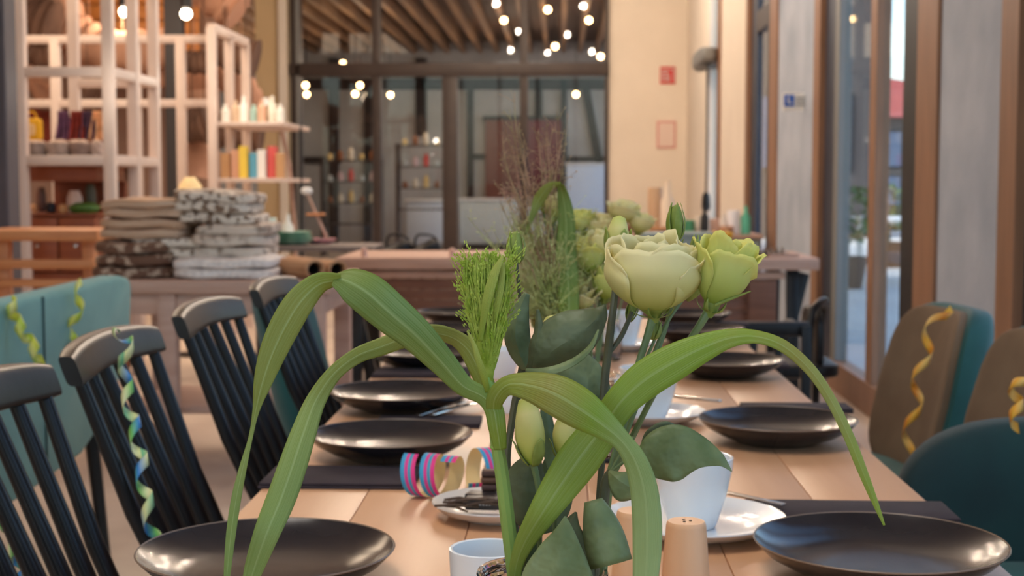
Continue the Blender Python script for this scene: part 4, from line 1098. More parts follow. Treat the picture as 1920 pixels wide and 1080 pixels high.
# ================================================================== cloth table, left
p0, p1 = on(150, 548, .74), on(622, 548, .74)
CY = 5.55
cxa, cxb = at(165, 540, CY).x, at(622, 540, CY).x
t = thing('cloth_table', ((cxa + cxb) / 2, CY + .35, 0), 'pale painted wooden table carrying stacked cloths', 'table')
ztp = at(400, 527, CY).z; zap = at(400, 551, CY).z; zab = at(400, 592, CY).z
MB().span((cxa, CY, zap), (cxb, CY + .8, ztp), bevel=.006).build('tabletop', PINKW, t)
MB().span((cxa + .04, CY + .04, zab), (cxb - .04, CY + .07, zap), bevel=.003).build('apron', PINKW, t)
MB().span((cxb - .07, CY + .07, zab), (cxb - .04, CY + .74, zap), bevel=.003).build('apron', PINKW, t)
for x in (at(310, 640, CY).x - .0, cxb - .07):
    MB().span((x - .035, CY + .02, 0), (x + .035, CY + .09, zap), bevel=.004).build('leg', PINKW, t)
for x in (cxa + .08, cxb - .07):
    MB().span((x - .035, CY + .7, 0), (x + .035, CY + .77, zap), bevel=.004).build('leg', PINKW, t)
MB().span((cxa + .1, CY + .1, .22), (cxb - .1, CY + .7, .25), bevel=.003).build('lower_shelf', PINKW, t)
STRIPE = mat('brown_striped_linen', (184, 142, 110), .9, c2=(214, 184, 158), scale=6, stretch=(.6, .6, 30), bump=.3, bscale=60)
PATT = mat('grey_white_pattern', (218, 204, 188), .9, c2=(122, 98, 80), scale=34, contrast=(.5, .56), bump=.3, bscale=50)
PATT2 = mat('brown_patterned_cloth', (108, 76, 58), .9, c2=(186, 160, 138), scale=26, contrast=(.52, .6), bump=.3, bscale=50)
GREYC = mat('pale_grey_cloth', (212, 196, 180), .9, c2=(152, 132, 116), scale=22, contrast=(.5, .62), bump=.3, bscale=50)
WHC = mat('white_knit', (242, 232, 224), .9, c2=(212, 202, 196), scale=60, bump=.5, bscale=90)
def folded(x0, x1, y0, y1, Y, dpt, layers, m, label, seed=0, tilt=0.0, nm='folded_cloth'):
    a, c = at(x0, y1, Y), at(x1, y0, Y)
    a.z = max(a.z, ztp + .004)
    t = thing(nm, ((a.x + c.x) / 2, Y + dpt / 2, a.z), label, 'cloth', 'folded cloths on the pale table')
    h = (c.z - a.z) / layers; rr = random.Random(seed)
    for k in range(layers):
        jx = rr.uniform(-.012, .012); jw = rr.uniform(-.01, .01)
        cx, w_ = (a.x + c.x) / 2 + jx, (c.x - a.x) / 2 + jw
        ph = rr.uniform(0, 6)
        def wav(p, w_=w_, ph=ph): return Vector((p.x, p.y + .010 * math.sin(p.x * 22 + ph), p.z + .004 * math.sin(p.x * 30 + ph) + .004 * math.sin(p.y * 19 + ph * 2) + tilt * p.x))
        MB().pillow((cx, Y + dpt / 2, a.z + h * (k + .5)), (w_, dpt / 2 + rr.uniform(-.01, .01), h * .56), 5, fn=wav, nu=44, nv=14).build('fold', m, t)
    return t
folded(165, 322, 455, 527, CY + .10, .5, 3, PATT2, 'brown patterned cloth folded at bottom left of the stack', 1)
folded(312, 502, 484, 526, CY + .06, .4, 2, WHC, 'white knitted cloth folded at bottom right of the stack', 2)
folded(232, 386, 448, 484, CY + .16, .4, 2, PATT, 'grey and white patterned cloth folded in the middle left', 3)
folded(352, 500, 422, 486, CY + .14, .4, 3, GREYC, 'pale grey speckled cloth folded in middle right', 4)
folded(176, 336, 374, 448, CY + .16, .42, 4, STRIPE, 'brown striped linen folded at top left of the stack', 5)
folded(322, 468, 358, 422, CY + .18, .42, 3, PATT, 'grey and white patterned cloth folded at top right', 6, tilt=-.05)
# rolled brown leather/paper
KRAFT = mat('brown_kraft', (176, 128, 90), .7, c2=(196, 148, 108), scale=5, bump=.2, bscale=14)
for a, b_, r_, lab in (((492, 488, CY + .42), (592, 503, CY + .1), .036, 'rolled brown kraft sheet, lower left of the two'), ((545, 488, CY + .55), (634, 498, CY + .16), .033, 'rolled brown kraft sheet, right of the two')):
    A, B = at(*a), at(*b_)
    A.z = ztp + r_ + .004; B.z = ztp + r_ + .004
    t = thing('kraft_roll', ((A.x + B.x) / 2, (A.y + B.y) / 2, ztp), lab, 'paper roll', 'kraft rolls on the pale table')
    ax = (B - A).normalized(); s_ = ax.cross(Vector((0, 0, 1))).normalized(); u_ = s_.cross(ax)
    def f(u, v, A=A, B=B, s_=s_, u_=u_, r_=r_):
        an = 2 * PI * 1.35 * u; rr = r_ * (1 - .12 * u) * (1 + .05 * math.sin(9 * v))
        return A.lerp(B, v) + s_ * (math.cos(an) * rr * 1.15) + u_ * (math.sin(an) * rr)
    MB().grid(f, 44, 14).build('sheet', KRAFT, t, solid=.005)
    MB().lathe([(r_ * .55, 0), (r_ * .55, (B - A).length * .97)], A + ax * .004, 20, M=ax.to_track_quat('Z', 'Y').to_matrix().to_4x4()).build('dark_hollow', BLKBOX, t)  # dark tube puts the shade of the hollow ends into colour

# ================================================================== transverse plank table
TYB = 7.2
xa, xb = at(628, 490, TYB).x, at(1537, 490, TYB).x
zt_, zt2 = at(1100, 484, TYB).z, at(1100, 506, TYB).z
t = thing('plank_table', ((xa + xb) / 2, TYB + .4, 0), 'wide pale topped table with brown plank front across the room', 'table')
for k in range(4):
    MB().span((xa, TYB + .2 * k + .002, zt2), (xb, TYB + .2 * k + .198, zt_), bevel=.005).build('plank', PINKW, t)
MB().span((xa + .08, TYB + .06, at(1100, 524, TYB).z), (xb - .16, TYB + .10, at(1100, 511, TYB).z), bevel=.004).build('rail', PINKW, t)
zz_ = [at(1100, y, TYB).z for y in (526, 546, 566, 586, 606)]
for k in range(4):
    MB().span((xa + .12, TYB + .10, zz_[k + 1] + .002), (xb - .2, TYB + .12, zz_[k]), bevel=.003).build('front_plank', BROWNW, t)
for x in (xb - .22, xb - .05):
    pass
MB().span((xb - .34, TYB + .07, zz_[4]), (xb - .20, TYB + .1, zz_[0]), bevel=.003).build('end_post', BROWNW, t)
for sgn, x in ((-1, xa + .10), (1, xb - .12)):
    MB().bar((x, TYB + .1, zt2), (x - sgn * -.0 - sgn * .0, TYB + .02, 0), .06, .05, bevel=.004).build('leg', BLACKM, t)
    MB().bar((x + sgn * .06, TYB + .12, zt2 - .02), (x - sgn * .10, TYB + .1, .02), .06, .05, bevel=.004).build('leg', BLACKM, t)
    MB().bar((x, TYB + .7, zt2), (x, TYB + .78, 0), .06, .05, bevel=.004).build('leg', BLACKM, t)
# things on the plank table
def small(prof, x, y0, Y, c, nm, label, cat, z=None, rough=.4, n=18, m=None):
    p = at(x, y0, Y); z = p.z if z is None else z
    o = MB().lathe(prof, (p.x, Y, z), n).build(nm, m or mat(nm + str(int(x)), c, rough))
    return tag(o, label, cat)
for x, h, w_, lab in ((683, .045, .018, 'small pink wooden peg near left end of the plank table'), (848, .045, .018, 'small pale wooden peg in the middle of the plank table')):
    small([(0, 0), (w_, 0), (w_ * .7, h * .6), (w_, h * .8), (w_ * .5, h), (0, h)], x, 484, TYB + .1, (206, 166, 150), 'wooden_peg', lab, 'peg', z=zt_)
for x, ang, lab in ((872, -.5, 'pale wooden stick lying on the plank table, left'), (1470, .1, 'pale wooden stick lying at right end of the plank table')):
    p = at(x, 480, TYB + .1)
    o = MB().box((p.x, TYB + .12, zt_ + .009), (.16, .02, .016), rot=Euler((0, 0, ang)), bevel=.003).build('wooden_stick', PINKW); tag(o, lab, 'stick')
p = at(1440, 478, TYB + .15)
t = thing('dark_tray', (p.x, TYB + .3, zt_), 'dark twig tray at right end of the plank table', 'tray')
MB().span((p.x - .18, TYB + .12, zt_), (p.x + .13, TYB + .5, zt_ + .012), bevel=.004).build('base', BLACKM, t)
for k in range(9):
    MB().tube([(p.x - .17 + .03 * k, TYB + .14, zt_ + .02 + .008 * (k % 2)), (p.x - .12 + .03 * k, TYB + .46, zt_ + .03)], .007, 6).build('twig', TWIG, t)
# black chair-like gear behind the plank table
for x, lab in ((800, 'black bag slumped on a stool behind the plank table, right'), (748, 'black bag slumped on a stool behind the plank table, left')):
    p = at(x, 462, 8.8)
    t = thing('black_bag', (p.x, 8.8, 0), lab, 'bag')
    MB().pillow((p.x, 8.8, p.z - .02), (.10, .12, .055), 2.4, fn=lambda q: Vector((q.x, q.y, q.z + .02 * math.sin(q.x * 30)))).build('body', BLACKM, t)
    MB().tube(smoothpath([(p.x - .07, 8.75, p.z), (p.x - .05, 8.75, p.z + .07), (p.x + .05, 8.75, p.z + .06), (p.x + .08, 8.75, p.z - .02)], 5), .008, 6).build('strap', BLACKM, t)
    s2 = thing('stool', (p.x, 8.8, 0), 'dark stool standing under the ' + ('right' if x == 800 else 'left') + ' black bag', 'stool')
    MB().lathe([(0, p.z - .10), (.08, p.z - .10), (.08, p.z - .075), (0, p.z - .075)], (p.x, 8.8, 0), 20).build('seat', BLACKM, s2)
    for k in range(3):
        a = 2 * PI * k / 3
        MB().tube([(p.x + .06 * math.cos(a), 8.8 + .06 * math.sin(a), p.z - .1), (p.x + .075 * math.cos(a), 8.8 + .075 * math.sin(a), 0)], .012, 8).build('leg', BLACKM, s2)

# dining counter with crockery in front of the cream wall
CYB = 10.2
xa, xb = at(1100, 450, CYB).x, at(1425, 450, CYB).x
zt_ = at(1250, 440, CYB).z
t = thing('sideboard', ((xa + xb) / 2, CYB + .35, 0), 'greyish blue sideboard crowded with cups and bottles', 'cabinet')
SBM = mat('blue_grey_laminate', (146, 158, 154), .6)
MB().span((xa, CYB, .1), (xb, CYB + .6, zt_ - .03), bevel=.006).build('body', SBM, t)
MB().span((xa + .04, CYB + .05, 0), (xb - .04, CYB + .56, .1)).build('plinth', BLACKM, t, smooth=False)
MB().span((xa - .02, CYB - .03, zt_ - .03), (xb + .02, CYB + .62, zt_), bevel=.006).build('worktop', PINKW, t)
for k in range(3):
    a_ = xa + (xb - xa) * k / 3 + .01; b_ = xa + (xb - xa) * (k + 1) / 3 - .01
    d = MB().span((a_, CYB - .018, .12), (b_, CYB - .001, zt_ - .05), bevel=.004).build('door', SBM, t)
    MB().span((b_ - .05, CYB - .03, zt_ - .22), (b_ - .035, CYB - .019, zt_ - .10), bevel=.003).build('handle', STEEL, d)
bot = lambda r, h: [(0, 0), (r, 0), (r, h * .6), (r * .4, h * .78), (r * .4, h), (0, h)]
cyl = lambda r, h: [(0, 0), (r * .96, 0), (r, h * .05), (r, h * .95), (r * .9, h), (0, h)]
bowl = lambda r, h: [(0, 0), (r * .5, 0), (r * .9, h * .6), (r, h), (r * .94, h), (r * .8, h * .5), (0, h * .15)]
for (x, Y, pr, c, nm, lab) in (
    (1152, 10.4, bowl(.10, .07), (236, 214, 178), 'bread_bowl', 'cream bowl at left end of the sideboard'),
    (1175, 10.6, cyl(.05, .13), (150, 120, 96), 'tin', 'brown tin behind the cream bowl'),
    (1196, 10.4, bowl(.07, .13), (226, 204, 192), 'sugar_pot', 'pinkish white pot on the sideboard'),
    (1228, 10.65, cyl(.055, .33), (204, 170, 136), 'paper_canister', 'tall tan canister by the cream wall'),
    (1251, 10.45, bot(.05, .38), (240, 222, 200), 'thermos', 'tall white flask on the sideboard'),
    (1236, 10.25, bowl(.12, .05), (206, 150, 104), 'wooden_bowl', 'low wooden bowl in front of the tall flask'),
    (1276, 10.3, bot(.03, .17), (214, 224, 214), 'glass_bottle', 'pale bottle right of the flask'),
    (1292, 10.3, cyl(.04, .10), (78, 150, 112), 'green_jar', 'green jar in the middle of the sideboard'),
    (1310, 10.35, cyl(.03, .13), (236, 222, 206), 'cream_cup', 'cream beaker between green and black vessels'),
    (1340, 10.35, cyl(.035, .11), (206, 168, 150), 'pink_jar', 'pinkish jar right of the black bottle'),
    (1357, 10.3, bot(.03, .15), (224, 214, 206), 'milk_bottle', 'small milky bottle on the sideboard'),
    (1375, 10.3, cyl(.048, .17), (236, 234, 240), 'white_box_jar', 'bright white jar near the right end of the sideboard'),
    (1398, 10.3, bot(.035, .20), (96, 190, 160), 'mint_bottle', 'mint green bottle at right end of the sideboard'),
    (1362, 10.25, cyl(.05, .06), (196, 148, 116), 'tan_pot', 'tan pot in front of the white jar')):
    small(pr, x, 436, Y, c, nm, lab, nm.split('_')[-1], z=zt_)
small(bot(.03, .20), 1321, 436, 10.3, (24, 26, 32), 'black_bottle', 'slim black bottle on the sideboard', 'bottle', z=zt_)
for x0, x1, c, lab in ((1205, 1338, (140, 156, 156), 'wide grey green crate standing behind the big cream flower'), (1345, 1372, (206, 160, 40), 'small yellow crate beside the grey green crate')):
    p, q = at(x0, 438, 9.0), at(x1, 478, 9.0)
    t = thing('crate', ((p.x + q.x) / 2, 9.2, 0), lab, 'crate')
    m = mat('crate_%d' % x0, c, .6)
    MB().span((p.x, 9.0, q.z - .1), (q.x, 9.3, p.z), bevel=.01).build('body', m, t)
    MB().span((p.x - .008, 8.99, p.z - .02), (q.x + .008, 9.31, p.z + .004), bevel=.004).build('lid', m, t)
    MB().span((p.x + .02, 9.05, 0), (q.x - .02, 9.28, q.z - .1)).build('stand', BLACKM, t, smooth=False)

# counter with dishes left of the glass wall (green dish, lamp, pink plate)
LY = 8.2
xa, xb = at(470, 460, LY).x, at(700, 460, LY).x; zl = at(600, 462, LY).z
t = thing('side_table', ((xa + xb) / 2, LY + .25, 0), 'dark narrow side table behind the kraft rolls', 'table')
MB().span((xa, LY, zl - .03), (xb, LY + .5, zl), bevel=.005).build('tabletop', mat('grey_brown_top', (116, 104, 98), .6), t)
for x in (xa + .04, xb - .04):
    for y in (LY + .04, LY + .46):
        MB().span((x - .02, y - .02, 0), (x + .02, y + .02, zl - .03)).build('leg', BLACKM, t, smooth=False)
GRN = mat('green_glaze', (92, 142, 118), .25, c2=(150, 190, 168), scale=14)
for k in range(3):
    o = small(bowl(.13 - .008 * k, .035), 548, 460, LY + .2, None, 'green_dish', 'green glazed dish, %s of the stack on the dark side table' % ('lowest', 'middle', 'top')[k], 'dish', z=zl + .022 * k, m=GRN, n=30)
    tag(o, group='stacked green dishes')
small(bowl(.10, .03), 600, 450, LY + .35, (214, 150, 158), 'pink_plate', 'pink plate resting at right on the dark side table', 'plate', z=zl + .0)
t = thing('desk_lamp', (at(580, 440, LY).x, LY + .4, zl), 'small lamp with white round head and orange tray by the glass wall', 'lamp')
b0 = at(575, 358, LY + .4)
MB().lathe([(0, 0), (.06, 0), (.05, .012), (.012, .016), (.012, .03), (0, .03)], (at(580, 440, LY).x, LY + .4, zl), 18).build('base', GREYF, t)
MB().tube([(at(590, 400, LY).x + .01, LY + .4, zl + .02), at(592, 400, LY + .4), at(576, 362, LY + .4)], .009, 8).build('arm', PINKW, t)
MB().pillow(b0, (.034, .034, .022), 2.4).build('lamp_head', WHITE, t)
q = at(592, 402, LY + .4); MB().box(q, (.11, .06, .015), bevel=.005).build('tray', ORANGEW, t)
for x, y0, y1, w_, c, nm, lab in ((405 + 60, 395, 430, .03, (230, 206, 60), 'lemon_jar', 'yellow topped small jar behind the cloth stack'), (470, 405, 445, .07, (150, 206, 186), 'mint_bowl', 'mint green glass bowl behind the cloth stack'), (500, 408, 440, .06, (226, 236, 226), 'glass_bowl', 'whitish glass bowl beside the mint bowl'), (540, 402, 440, .035, (240, 232, 222), 'white_jug', 'white tilted jug next to the side table lamp')):
    p, q = at(x, y1, LY + .3), at(x, y0, LY + .3)
    small(bowl(w_, q.z - zl) if 'bowl' in nm else bot(w_, q.z - zl), x, y1, LY + .3, c, nm, lab, nm.split('_')[-1], z=zl)
# beige lamp shade and bottles glimpsed above the stack
q = at(357, 372, 9.4)
t = thing('table_lamp', (q.x, 9.4, 0), 'tall lamp with cream dome shade glimpsed above the cloth stack', 'lamp')
MB().lathe([(.10, 0), (.07, .09), (.03, .14), (0, .14)], q, 18).build('lamp_shade', mat('dome_shade', (240, 214, 160), .6), t)
MB().tube([(q.x, 9.4, .02), (q.x, 9.4, q.z + .13)], .01, 8).build('pole', BLACKM, t)
MB().lathe([(0, 0), (.11, 0), (.11, .02), (0, .02)], (q.x, 9.4, 0), 18).build('base', BLACKM, t)

# ================================================================== flowers
JY = 1.05
jc = at(1017, 1070, JY)
JR = .049
def glass_jar(c, R, ztop, label, z0=TZ, m=JAR):
    h = ztop - z0
    t = thing('glass_jar', (c.x, c.y, z0), label, 'jar')
    out = [(0, 0), (R * .92, 0), (R * 1.06, .006), (R * 1.10, .02), (R * 1.10, h * .66), (R * 1.02, h * .78), (R * .93, h * .84), (R * .955, h * .87), (R * .93, h * .895), (R * .955, h * .92), (R * .93, h * .945), (R * .97, h * .97), (R, h * .985), (R * .985, h), (R * .94, h * .995), (R * .90, h * .96), (R * .89, h * .82), (R * 1.05, h * .64), (R * 1.05, .022), (R * .9, .009), (0, .008)]
    MB().lathe(out, (c.x, c.y, z0), 56).build('body', m, t)
    return t
glass_jar(jc, JR, jc.z, 'clear glass preserving jar holding the nearest flowers, at the bottom')

def frame_pts(path, n=8):
    rows = smoothpath([tuple(map(float, q)) for q in path], n)
    P3 = [at(r[0], r[1], r[2]) for r in rows]
    return rows, P3
def blade(parent, path, m, nm='leaf', fold=.18, cup=0.0, wav=0.0, n=8, nu=8, thick=.0004, seed=0, curl=0.0):
    """path rows: x, y, depth, width in px, twist; a real strip with a folded midrib"""
    rows, P3 = frame_pts(path, n)
    N = len(P3); W = []; 
    for i in range(N):
        tn = (P3[min(i + 1, N - 1)] - P3[max(i - 1, 0)]).normalized()
        vd = (P3[i] - EYE).normalized()
        w_ = tn.cross(vd).normalized()
        nn = w_.cross(tn).normalized()
        a = rows[i][4]
        w2 = w_ * math.cos(a) + nn * math.sin(a); n2 = nn * math.cos(a) - w_ * math.sin(a)
        W.append((w2, n2))
    def f(u, v):
        i = min(N - 1, int(round(v * (N - 1)))); r = rows[i]
        hw = max(.00015, r[3] * r[2] / F / 2)
        s = (u - .5) * 2
        w2, n2 = W[i]
        if curl:
            th = curl * s
            p = P3[i] + w2 * (hw * math.sin(th) / max(.3, abs(curl)) * 1.0) + n2 * (hw * (1 - math.cos(th)) / max(.3, abs(curl)))
        else:
            p = P3[i] + w2 * (hw * s)
        p = p - n2 * (hw * fold * (1 - abs(s))) + n2 * (hw * cup * s * s)
        if wav: p = p + n2 * (wav * math.sin(v * 21 + seed + s * 1.5) * abs(s) * hw)
        return p
    o = MB().grid(f, nu, N - 1).build(nm, m, parent)
    if thick:
        md = o.modifiers.new('thick', 'SOLIDIFY'); md.thickness = thick; md.offset = 0
    return o
def stem(parent, path, m, nm='stem', n=6, sides=10):
    rows, P3 = frame_pts(path, n)
    return MB().tube(P3, [r[3] * r[2] / F / 2 for r in rows], sides).build(nm, m, parent)
def axisM(ax, roll=0.0):
    ax = Vector(ax).normalized()
    q = Vector((0, 0, 1)).rotation_difference(ax)
    return q.to_matrix() @ Matrix.Rotation(roll, 3, 'Z')
def flower(parent, x, y, Y, ax, R, H, m, layers, label=None, seed=0, roll=0.0, sepals=5, nm='flower'):
    """open bloom; base of the cup seen at (x, y)"""
    c = at(x, y, Y); M = axisM(ax, roll); rr = random.Random(seed)
    core = MB().lathe([(0, -.010), (.0032, -.009), (.0055, -.003), (R * .32, .002), (R * .25, .006), (0, .007)], c, 16, M=M.to_4x4()).build(nm, SEPAL, parent)
    if label: core['label'] = label
    for (cnt, rs, hs, span, flare, off, ruf) in layers:
        for k in range(cnt):
            a0 = off + 2 * PI * k / cnt + rr.uniform(-.12, .12)
            hk = H * hs * rr.uniform(.94, 1.06); rk = R * rs * rr.uniform(.97, 1.03); ph = rr.uniform(0, 6)
            fl = flare * rr.uniform(.6, 1.4)
            def f(u, v, a0=a0, hk=hk, rk=rk, ph=ph, fl=fl, span=span, ruf=ruf):
                s = (u - .5) * 2
                wv = span * (.42 + .58 * math.sin(PI * min(1, v * 1.05 + .08) ** .9 * .62))
                th = a0 + s * wv
                z = hk * (v ** 1.15) * (1 - .30 * (abs(s) ** 2.6) * v) + (.0016 * math.sin(s * 5 + ph) + .0006 * math.sin(s * 17 + ph)) * v ** 3
                r = rk * (math.sin(min(1, v * 1.35 + .04) * PI / 2) ** .75)
                r *= 1 - .10 * max(0, v - .7) / .3 if fl <= 0 else 1
                r += rk * fl * max(0, v - .55) ** 2 * 4.0 + rk * .09 * s * v + rk * .10 * max(0, v - .86) / .14 * (.5 + .5 * math.sin(s * 2.5 + ph))
                r += rk * ruf * math.sin(s * 4.2 + ph) * v ** 3 + rk * ruf * .35 * math.sin(s * 15 + ph * 2) * v ** 6
                return c + M @ Vector((r * math.cos(th), r * math.sin(th), z))
            MB().grid(f, 18, 14).build('petal', m, core, solid=.0005)
    for k in range(sepals):
        a = 2 * PI * k / sepals + .3
        def g(u, v, a=a):
            s = (u - .5) * 2; w_ = .0020 * (1 - v) ** .7 + .0002
            r = .004 + R * .50 * math.sin(min(1, v * 1.1) * PI / 2) * .62 + .002 * v; z = -.005 + .008 * v * v + .002 * v
            d = Vector((math.cos(a), math.sin(a), 0)); e = Vector((-math.sin(a), math.cos(a), 0))
            return c + M @ (d * r + e * (s * w_) + Vector((0, 0, z)))
        MB().grid(g, 3, 9).build('sepal', SEPAL, core, solid=.0004)
    return core
def bud(parent, x, y, Y, x2, y2, rpx, m, nsep=5, slen=.75, label=None, twist=3.0, seed=0, Y2=None, nm='bud'):
    A, B = at(x, y, Y), at(x2, y2, Y2 or Y); ax = (B - A); L = ax.length; M = axisM(ax)
    R = rpx * Y / F
    def f(u, v):
        a = 2 * PI * u
        r = R * (math.sin(PI * min(1.0, (v * .86 + .03))) ** .62) * (1 - .25 * v) if v < .999 else 0.0004
        r *= 1 + .07 * math.sin(2 * a + twist * v * 2 + seed) * min(1, v * 2) + .05 * math.sin(3 * a - 3 * v)
        return A + M @ Vector((r * math.cos(a), r * math.sin(a), L * v))
    o = MB().grid(f, 24, 18, closed=True).build(nm, m, parent)
    if label: o['label'] = label
    for k in range(nsep):
        a0 = 2 * PI * k / nsep + seed * .7 + .4
        def g(u, v, a0=a0):
            s = (u - .5) * 2
            vv = v * slen
            r = R * (math.sin(PI * min(1.0, (vv * .86 + .03))) ** .62) * (1 - .25 * vv) * 1.10 + .0008 + .0025 * max(0, v - .8) * 3
            wv = (.62 * (1 - v) ** .6 + .02) * (1.0 if nsep > 4 else 1.2)
            a = a0 + s * wv
            return A + M @ Vector((r * math.cos(a), r * math.sin(a), L * vv - .001))
        MB().grid(g, 5, 10).build('sepal', SEPAL, o, solid=.0004)
    return o

# ---------------- millet stem with its plume and long arching blades
ms = thing('millet_stem', (at(972, 1180, JY).x, JY - .005, TZ + .012), 'thick green millet stem with bushy plume and long arching leaves, in the jar', 'flower')
stem(ms, [(985, 1330, 1.06, 25, 0), (975, 1180, 1.045, 27, 0), (962, 1060, 1.04, 28, 0), (950, 960, 1.035, 29, 0), (940, 880, 1.032, 27, 0), (932, 830, 1.03, 26, 0), (928, 775, 1.03, 30, 0), (920, 735, 1.03, 26, 0), (913, 705, 1.03, 14, 0), (908, 640, 1.03, 7, 0), (905, 560, 1.03, 4, 0)], STEMG)
for y, x, r in ((838, 934, 15.5), (742, 921, 15)):
    p = at(x, y, 1.031); MB().pillow(p, (r * 1.03 / F, r * 1.03 / F, .0022), 2.4).build('node', STEMG, ms)
# sheath leaf clasping the stem
blade(ms, [(938, 842, 1.022, 24, 0), (932, 800, 1.018, 34, .1), (925, 765, 1.018, 36, .1), (905, 742, 1.02, 34, .2), (868, 722, 1.02, 40, .2), (830, 680, 1.015, 52, .15), (780, 628, 1.00, 66, .1), (735, 590, .99, 76, .0), (690, 552, .985, 80, -.15), (655, 532, .985, 66, -.35), (626, 524, .985, 34, -.8)], BLADE, fold=.30, seed=1)
blade(ms, [(640, 524, .985, 30, .8), (600, 530, .983, 44, .5), (565, 562, .98, 56, .25), (535, 610, .98, 58, .1), (510, 665, .98, 50, 0), (492, 720, .98, 34, -.1), (480, 770, .98, 14, -.3), (470, 820, .98, 9, -.5), (455, 880, .98, 15, -.2), (442, 940, .98, 19, 0), (432, 1010, .98, 18, 0), (425, 1085, .98, 12, 0)], BLADE2, fold=.2, seed=2)
blade(ms, [(922, 745, 1.04, 20, 0), (912, 722, 1.045, 34, .1), (897, 690, 1.05, 38, .2), (878, 655, 1.055, 38, .3), (850, 632, 1.06, 34, .5), (812, 624, 1.06, 34, .3), (765, 632, 1.06, 36, .1), (715, 650, 1.06, 34, 0), (668, 668, 1.05, 30, 0), (625, 702, 1.045, 30, 0), (592, 752, 1.04, 38, 0), (570, 810, 1.03, 48, 0), (550, 870, 1.02, 54, 0), (527, 935, 1.01, 56, 0), (500, 1000, 1.0, 50, 0), (475, 1070, 1.0, 36, 0), (462, 1120, 1.0, 20, 0)], BLADE2, fold=.2, seed=3)
blade(ms, [(925, 775, 1.02, 26, 0), (930, 745, 1.01, 36, .2), (955, 722, 1.0, 40, .3), (1000, 726, .99, 60, .2), (1045, 742, .98, 78, .1), (1090, 768, .975, 76, 0), (1130, 796, .975, 56, 0), (1165, 826, .975, 38, .1), (1190, 862, .975, 44, .0), (1206, 910, .975, 52, 0), (1213, 970, .975, 56, 0), (1213, 1040, .975, 54, 0), (1208, 1110, .975, 44, 0)], BLADE3, fold=.22, seed=4)
blade(ms, [(962, 1110, 1.03, 24, 0), (968, 1060, 1.02, 26, 0), (985, 1015, 1.01, 38, .0), (1015, 965, 1.0, 54, .0), (1050, 912, 1.0, 70, .0), (1085, 862, 1.0, 80, .0), (1118, 818, 1.0, 74, .0), (1142, 785, 1.0, 62, .1), (1168, 750, 1.0, 64, .1), (1210, 712, 1.0, 72, .1), (1262, 680, 1.0, 70, .1), (1318, 652, 1.0, 54, .1), (1370, 634, 1.0, 36, .2), (1420, 632, 1.0, 26, .3), (1470, 650, 1.0, 24, .2), (1520, 694, 1.0, 22, 0), (1558, 750, 1.0, 20, 0), (1590, 815, 1.0, 20, 0), (1616, 880, 1.0, 18, 0), (1640, 940, 1.0, 12, 0), (1658, 985, 1.0, 4, 0)], BLADE4, fold=.20, seed=5)
# plume: a dense brush of fine branchlets set with tiny spikelets
rp = random.Random(11)
pb = MB()
base = at(916, 728, 1.03)
def seed_(b, p, r, d):
    d = d.normalized() * r * 2.4; x = d.orthogonal().normalized() * r; y = d.cross(x).normalized() * r
    vs = [b.bm.verts.new(q) for q in (p - d, p + x, p + y, p - x, p - y, p + d)]
    for i in range(4):
        b.bm.faces.new((vs[0], vs[1 + (i + 1) % 4], vs[1 + i])); b.bm.faces.new((vs[5], vs[1 + i], vs[1 + (i + 1) % 4]))
PXM = 1.03 / F
def halfw(h):      # outline of the brush, px
    return 8 + 42 * math.sin(min(1, h / 200) * PI / 2) ** 1.3 - 10 * max(0, h - 210) / 50
for k in range(620):
    h1 = rp.uniform(80, 258); 
    if k % 3 == 0: h1 = rp.uniform(190, 262)
    h0 = max(0, h1 - rp.uniform(70, 150)) if k % 2 else rp.uniform(0, 40)
    a = rp.uniform(0, 2 * PI); q1 = rp.uniform(0, 1) ** .6
    pts = []
    for i in range(7):
        q = i / 6; hh = h0 + (h1 - h0) * q
        rad = halfw(hh) * q1 * (.55 + .45 * q)
        px = (math.cos(a) * rad - 4 * hh / 250 + 1.6 * math.sin(q * 8 + k)) * PXM
        py = (math.sin(a) * rad * .8) * PXM
        pts.append(base + Vector((px, py, hh * PXM)))
    pb.tube(pts, [.0007, .00065, .0006, .0005, .0004, .0003, .0002], 3, caps=False)
    for j in range(8):
        q = rp.uniform(.3, 1.0); i = min(5, int(q * 6)); p = pts[i].lerp(pts[i + 1], q * 6 - i)
        d = Vector((rp.uniform(-.45, .45), rp.uniform(-.45, .45), 1))
        seed_(pb, p + d * .0022, rp.uniform(.0005, .0009), d)
for k in range(70):   # loose side branches, mostly at the top
    side = -1 if k % 2 else 1
    hh = rp.uniform(90, 220)
    st = base + Vector((side * halfw(hh) * .6 * PXM, 0, hh * PXM))
    en = st + Vector((side * rp.uniform(14, 46) * PXM, rp.uniform(-.012, .012), rp.uniform(30, 80) * PXM))
    if side > 0: en.x -= rp.uniform(0, 10) * PXM
    mid = st.lerp(en, .5) + Vector((-side * .0012, 0, .0015))
    pb.tube([st, mid, en], [.0004, .0003, .0002], 3, caps=False)
    for j in range(8):
        p = st.lerp(en, .25 + .1 * j); seed_(pb, p + Vector((rp.uniform(-1, 1), 0, rp.uniform(-1, 1))) * .0018, .0007, en - st)
o = pb.build('plume', PLUME, ms, smooth=False); o['kind'] = 'stuff'
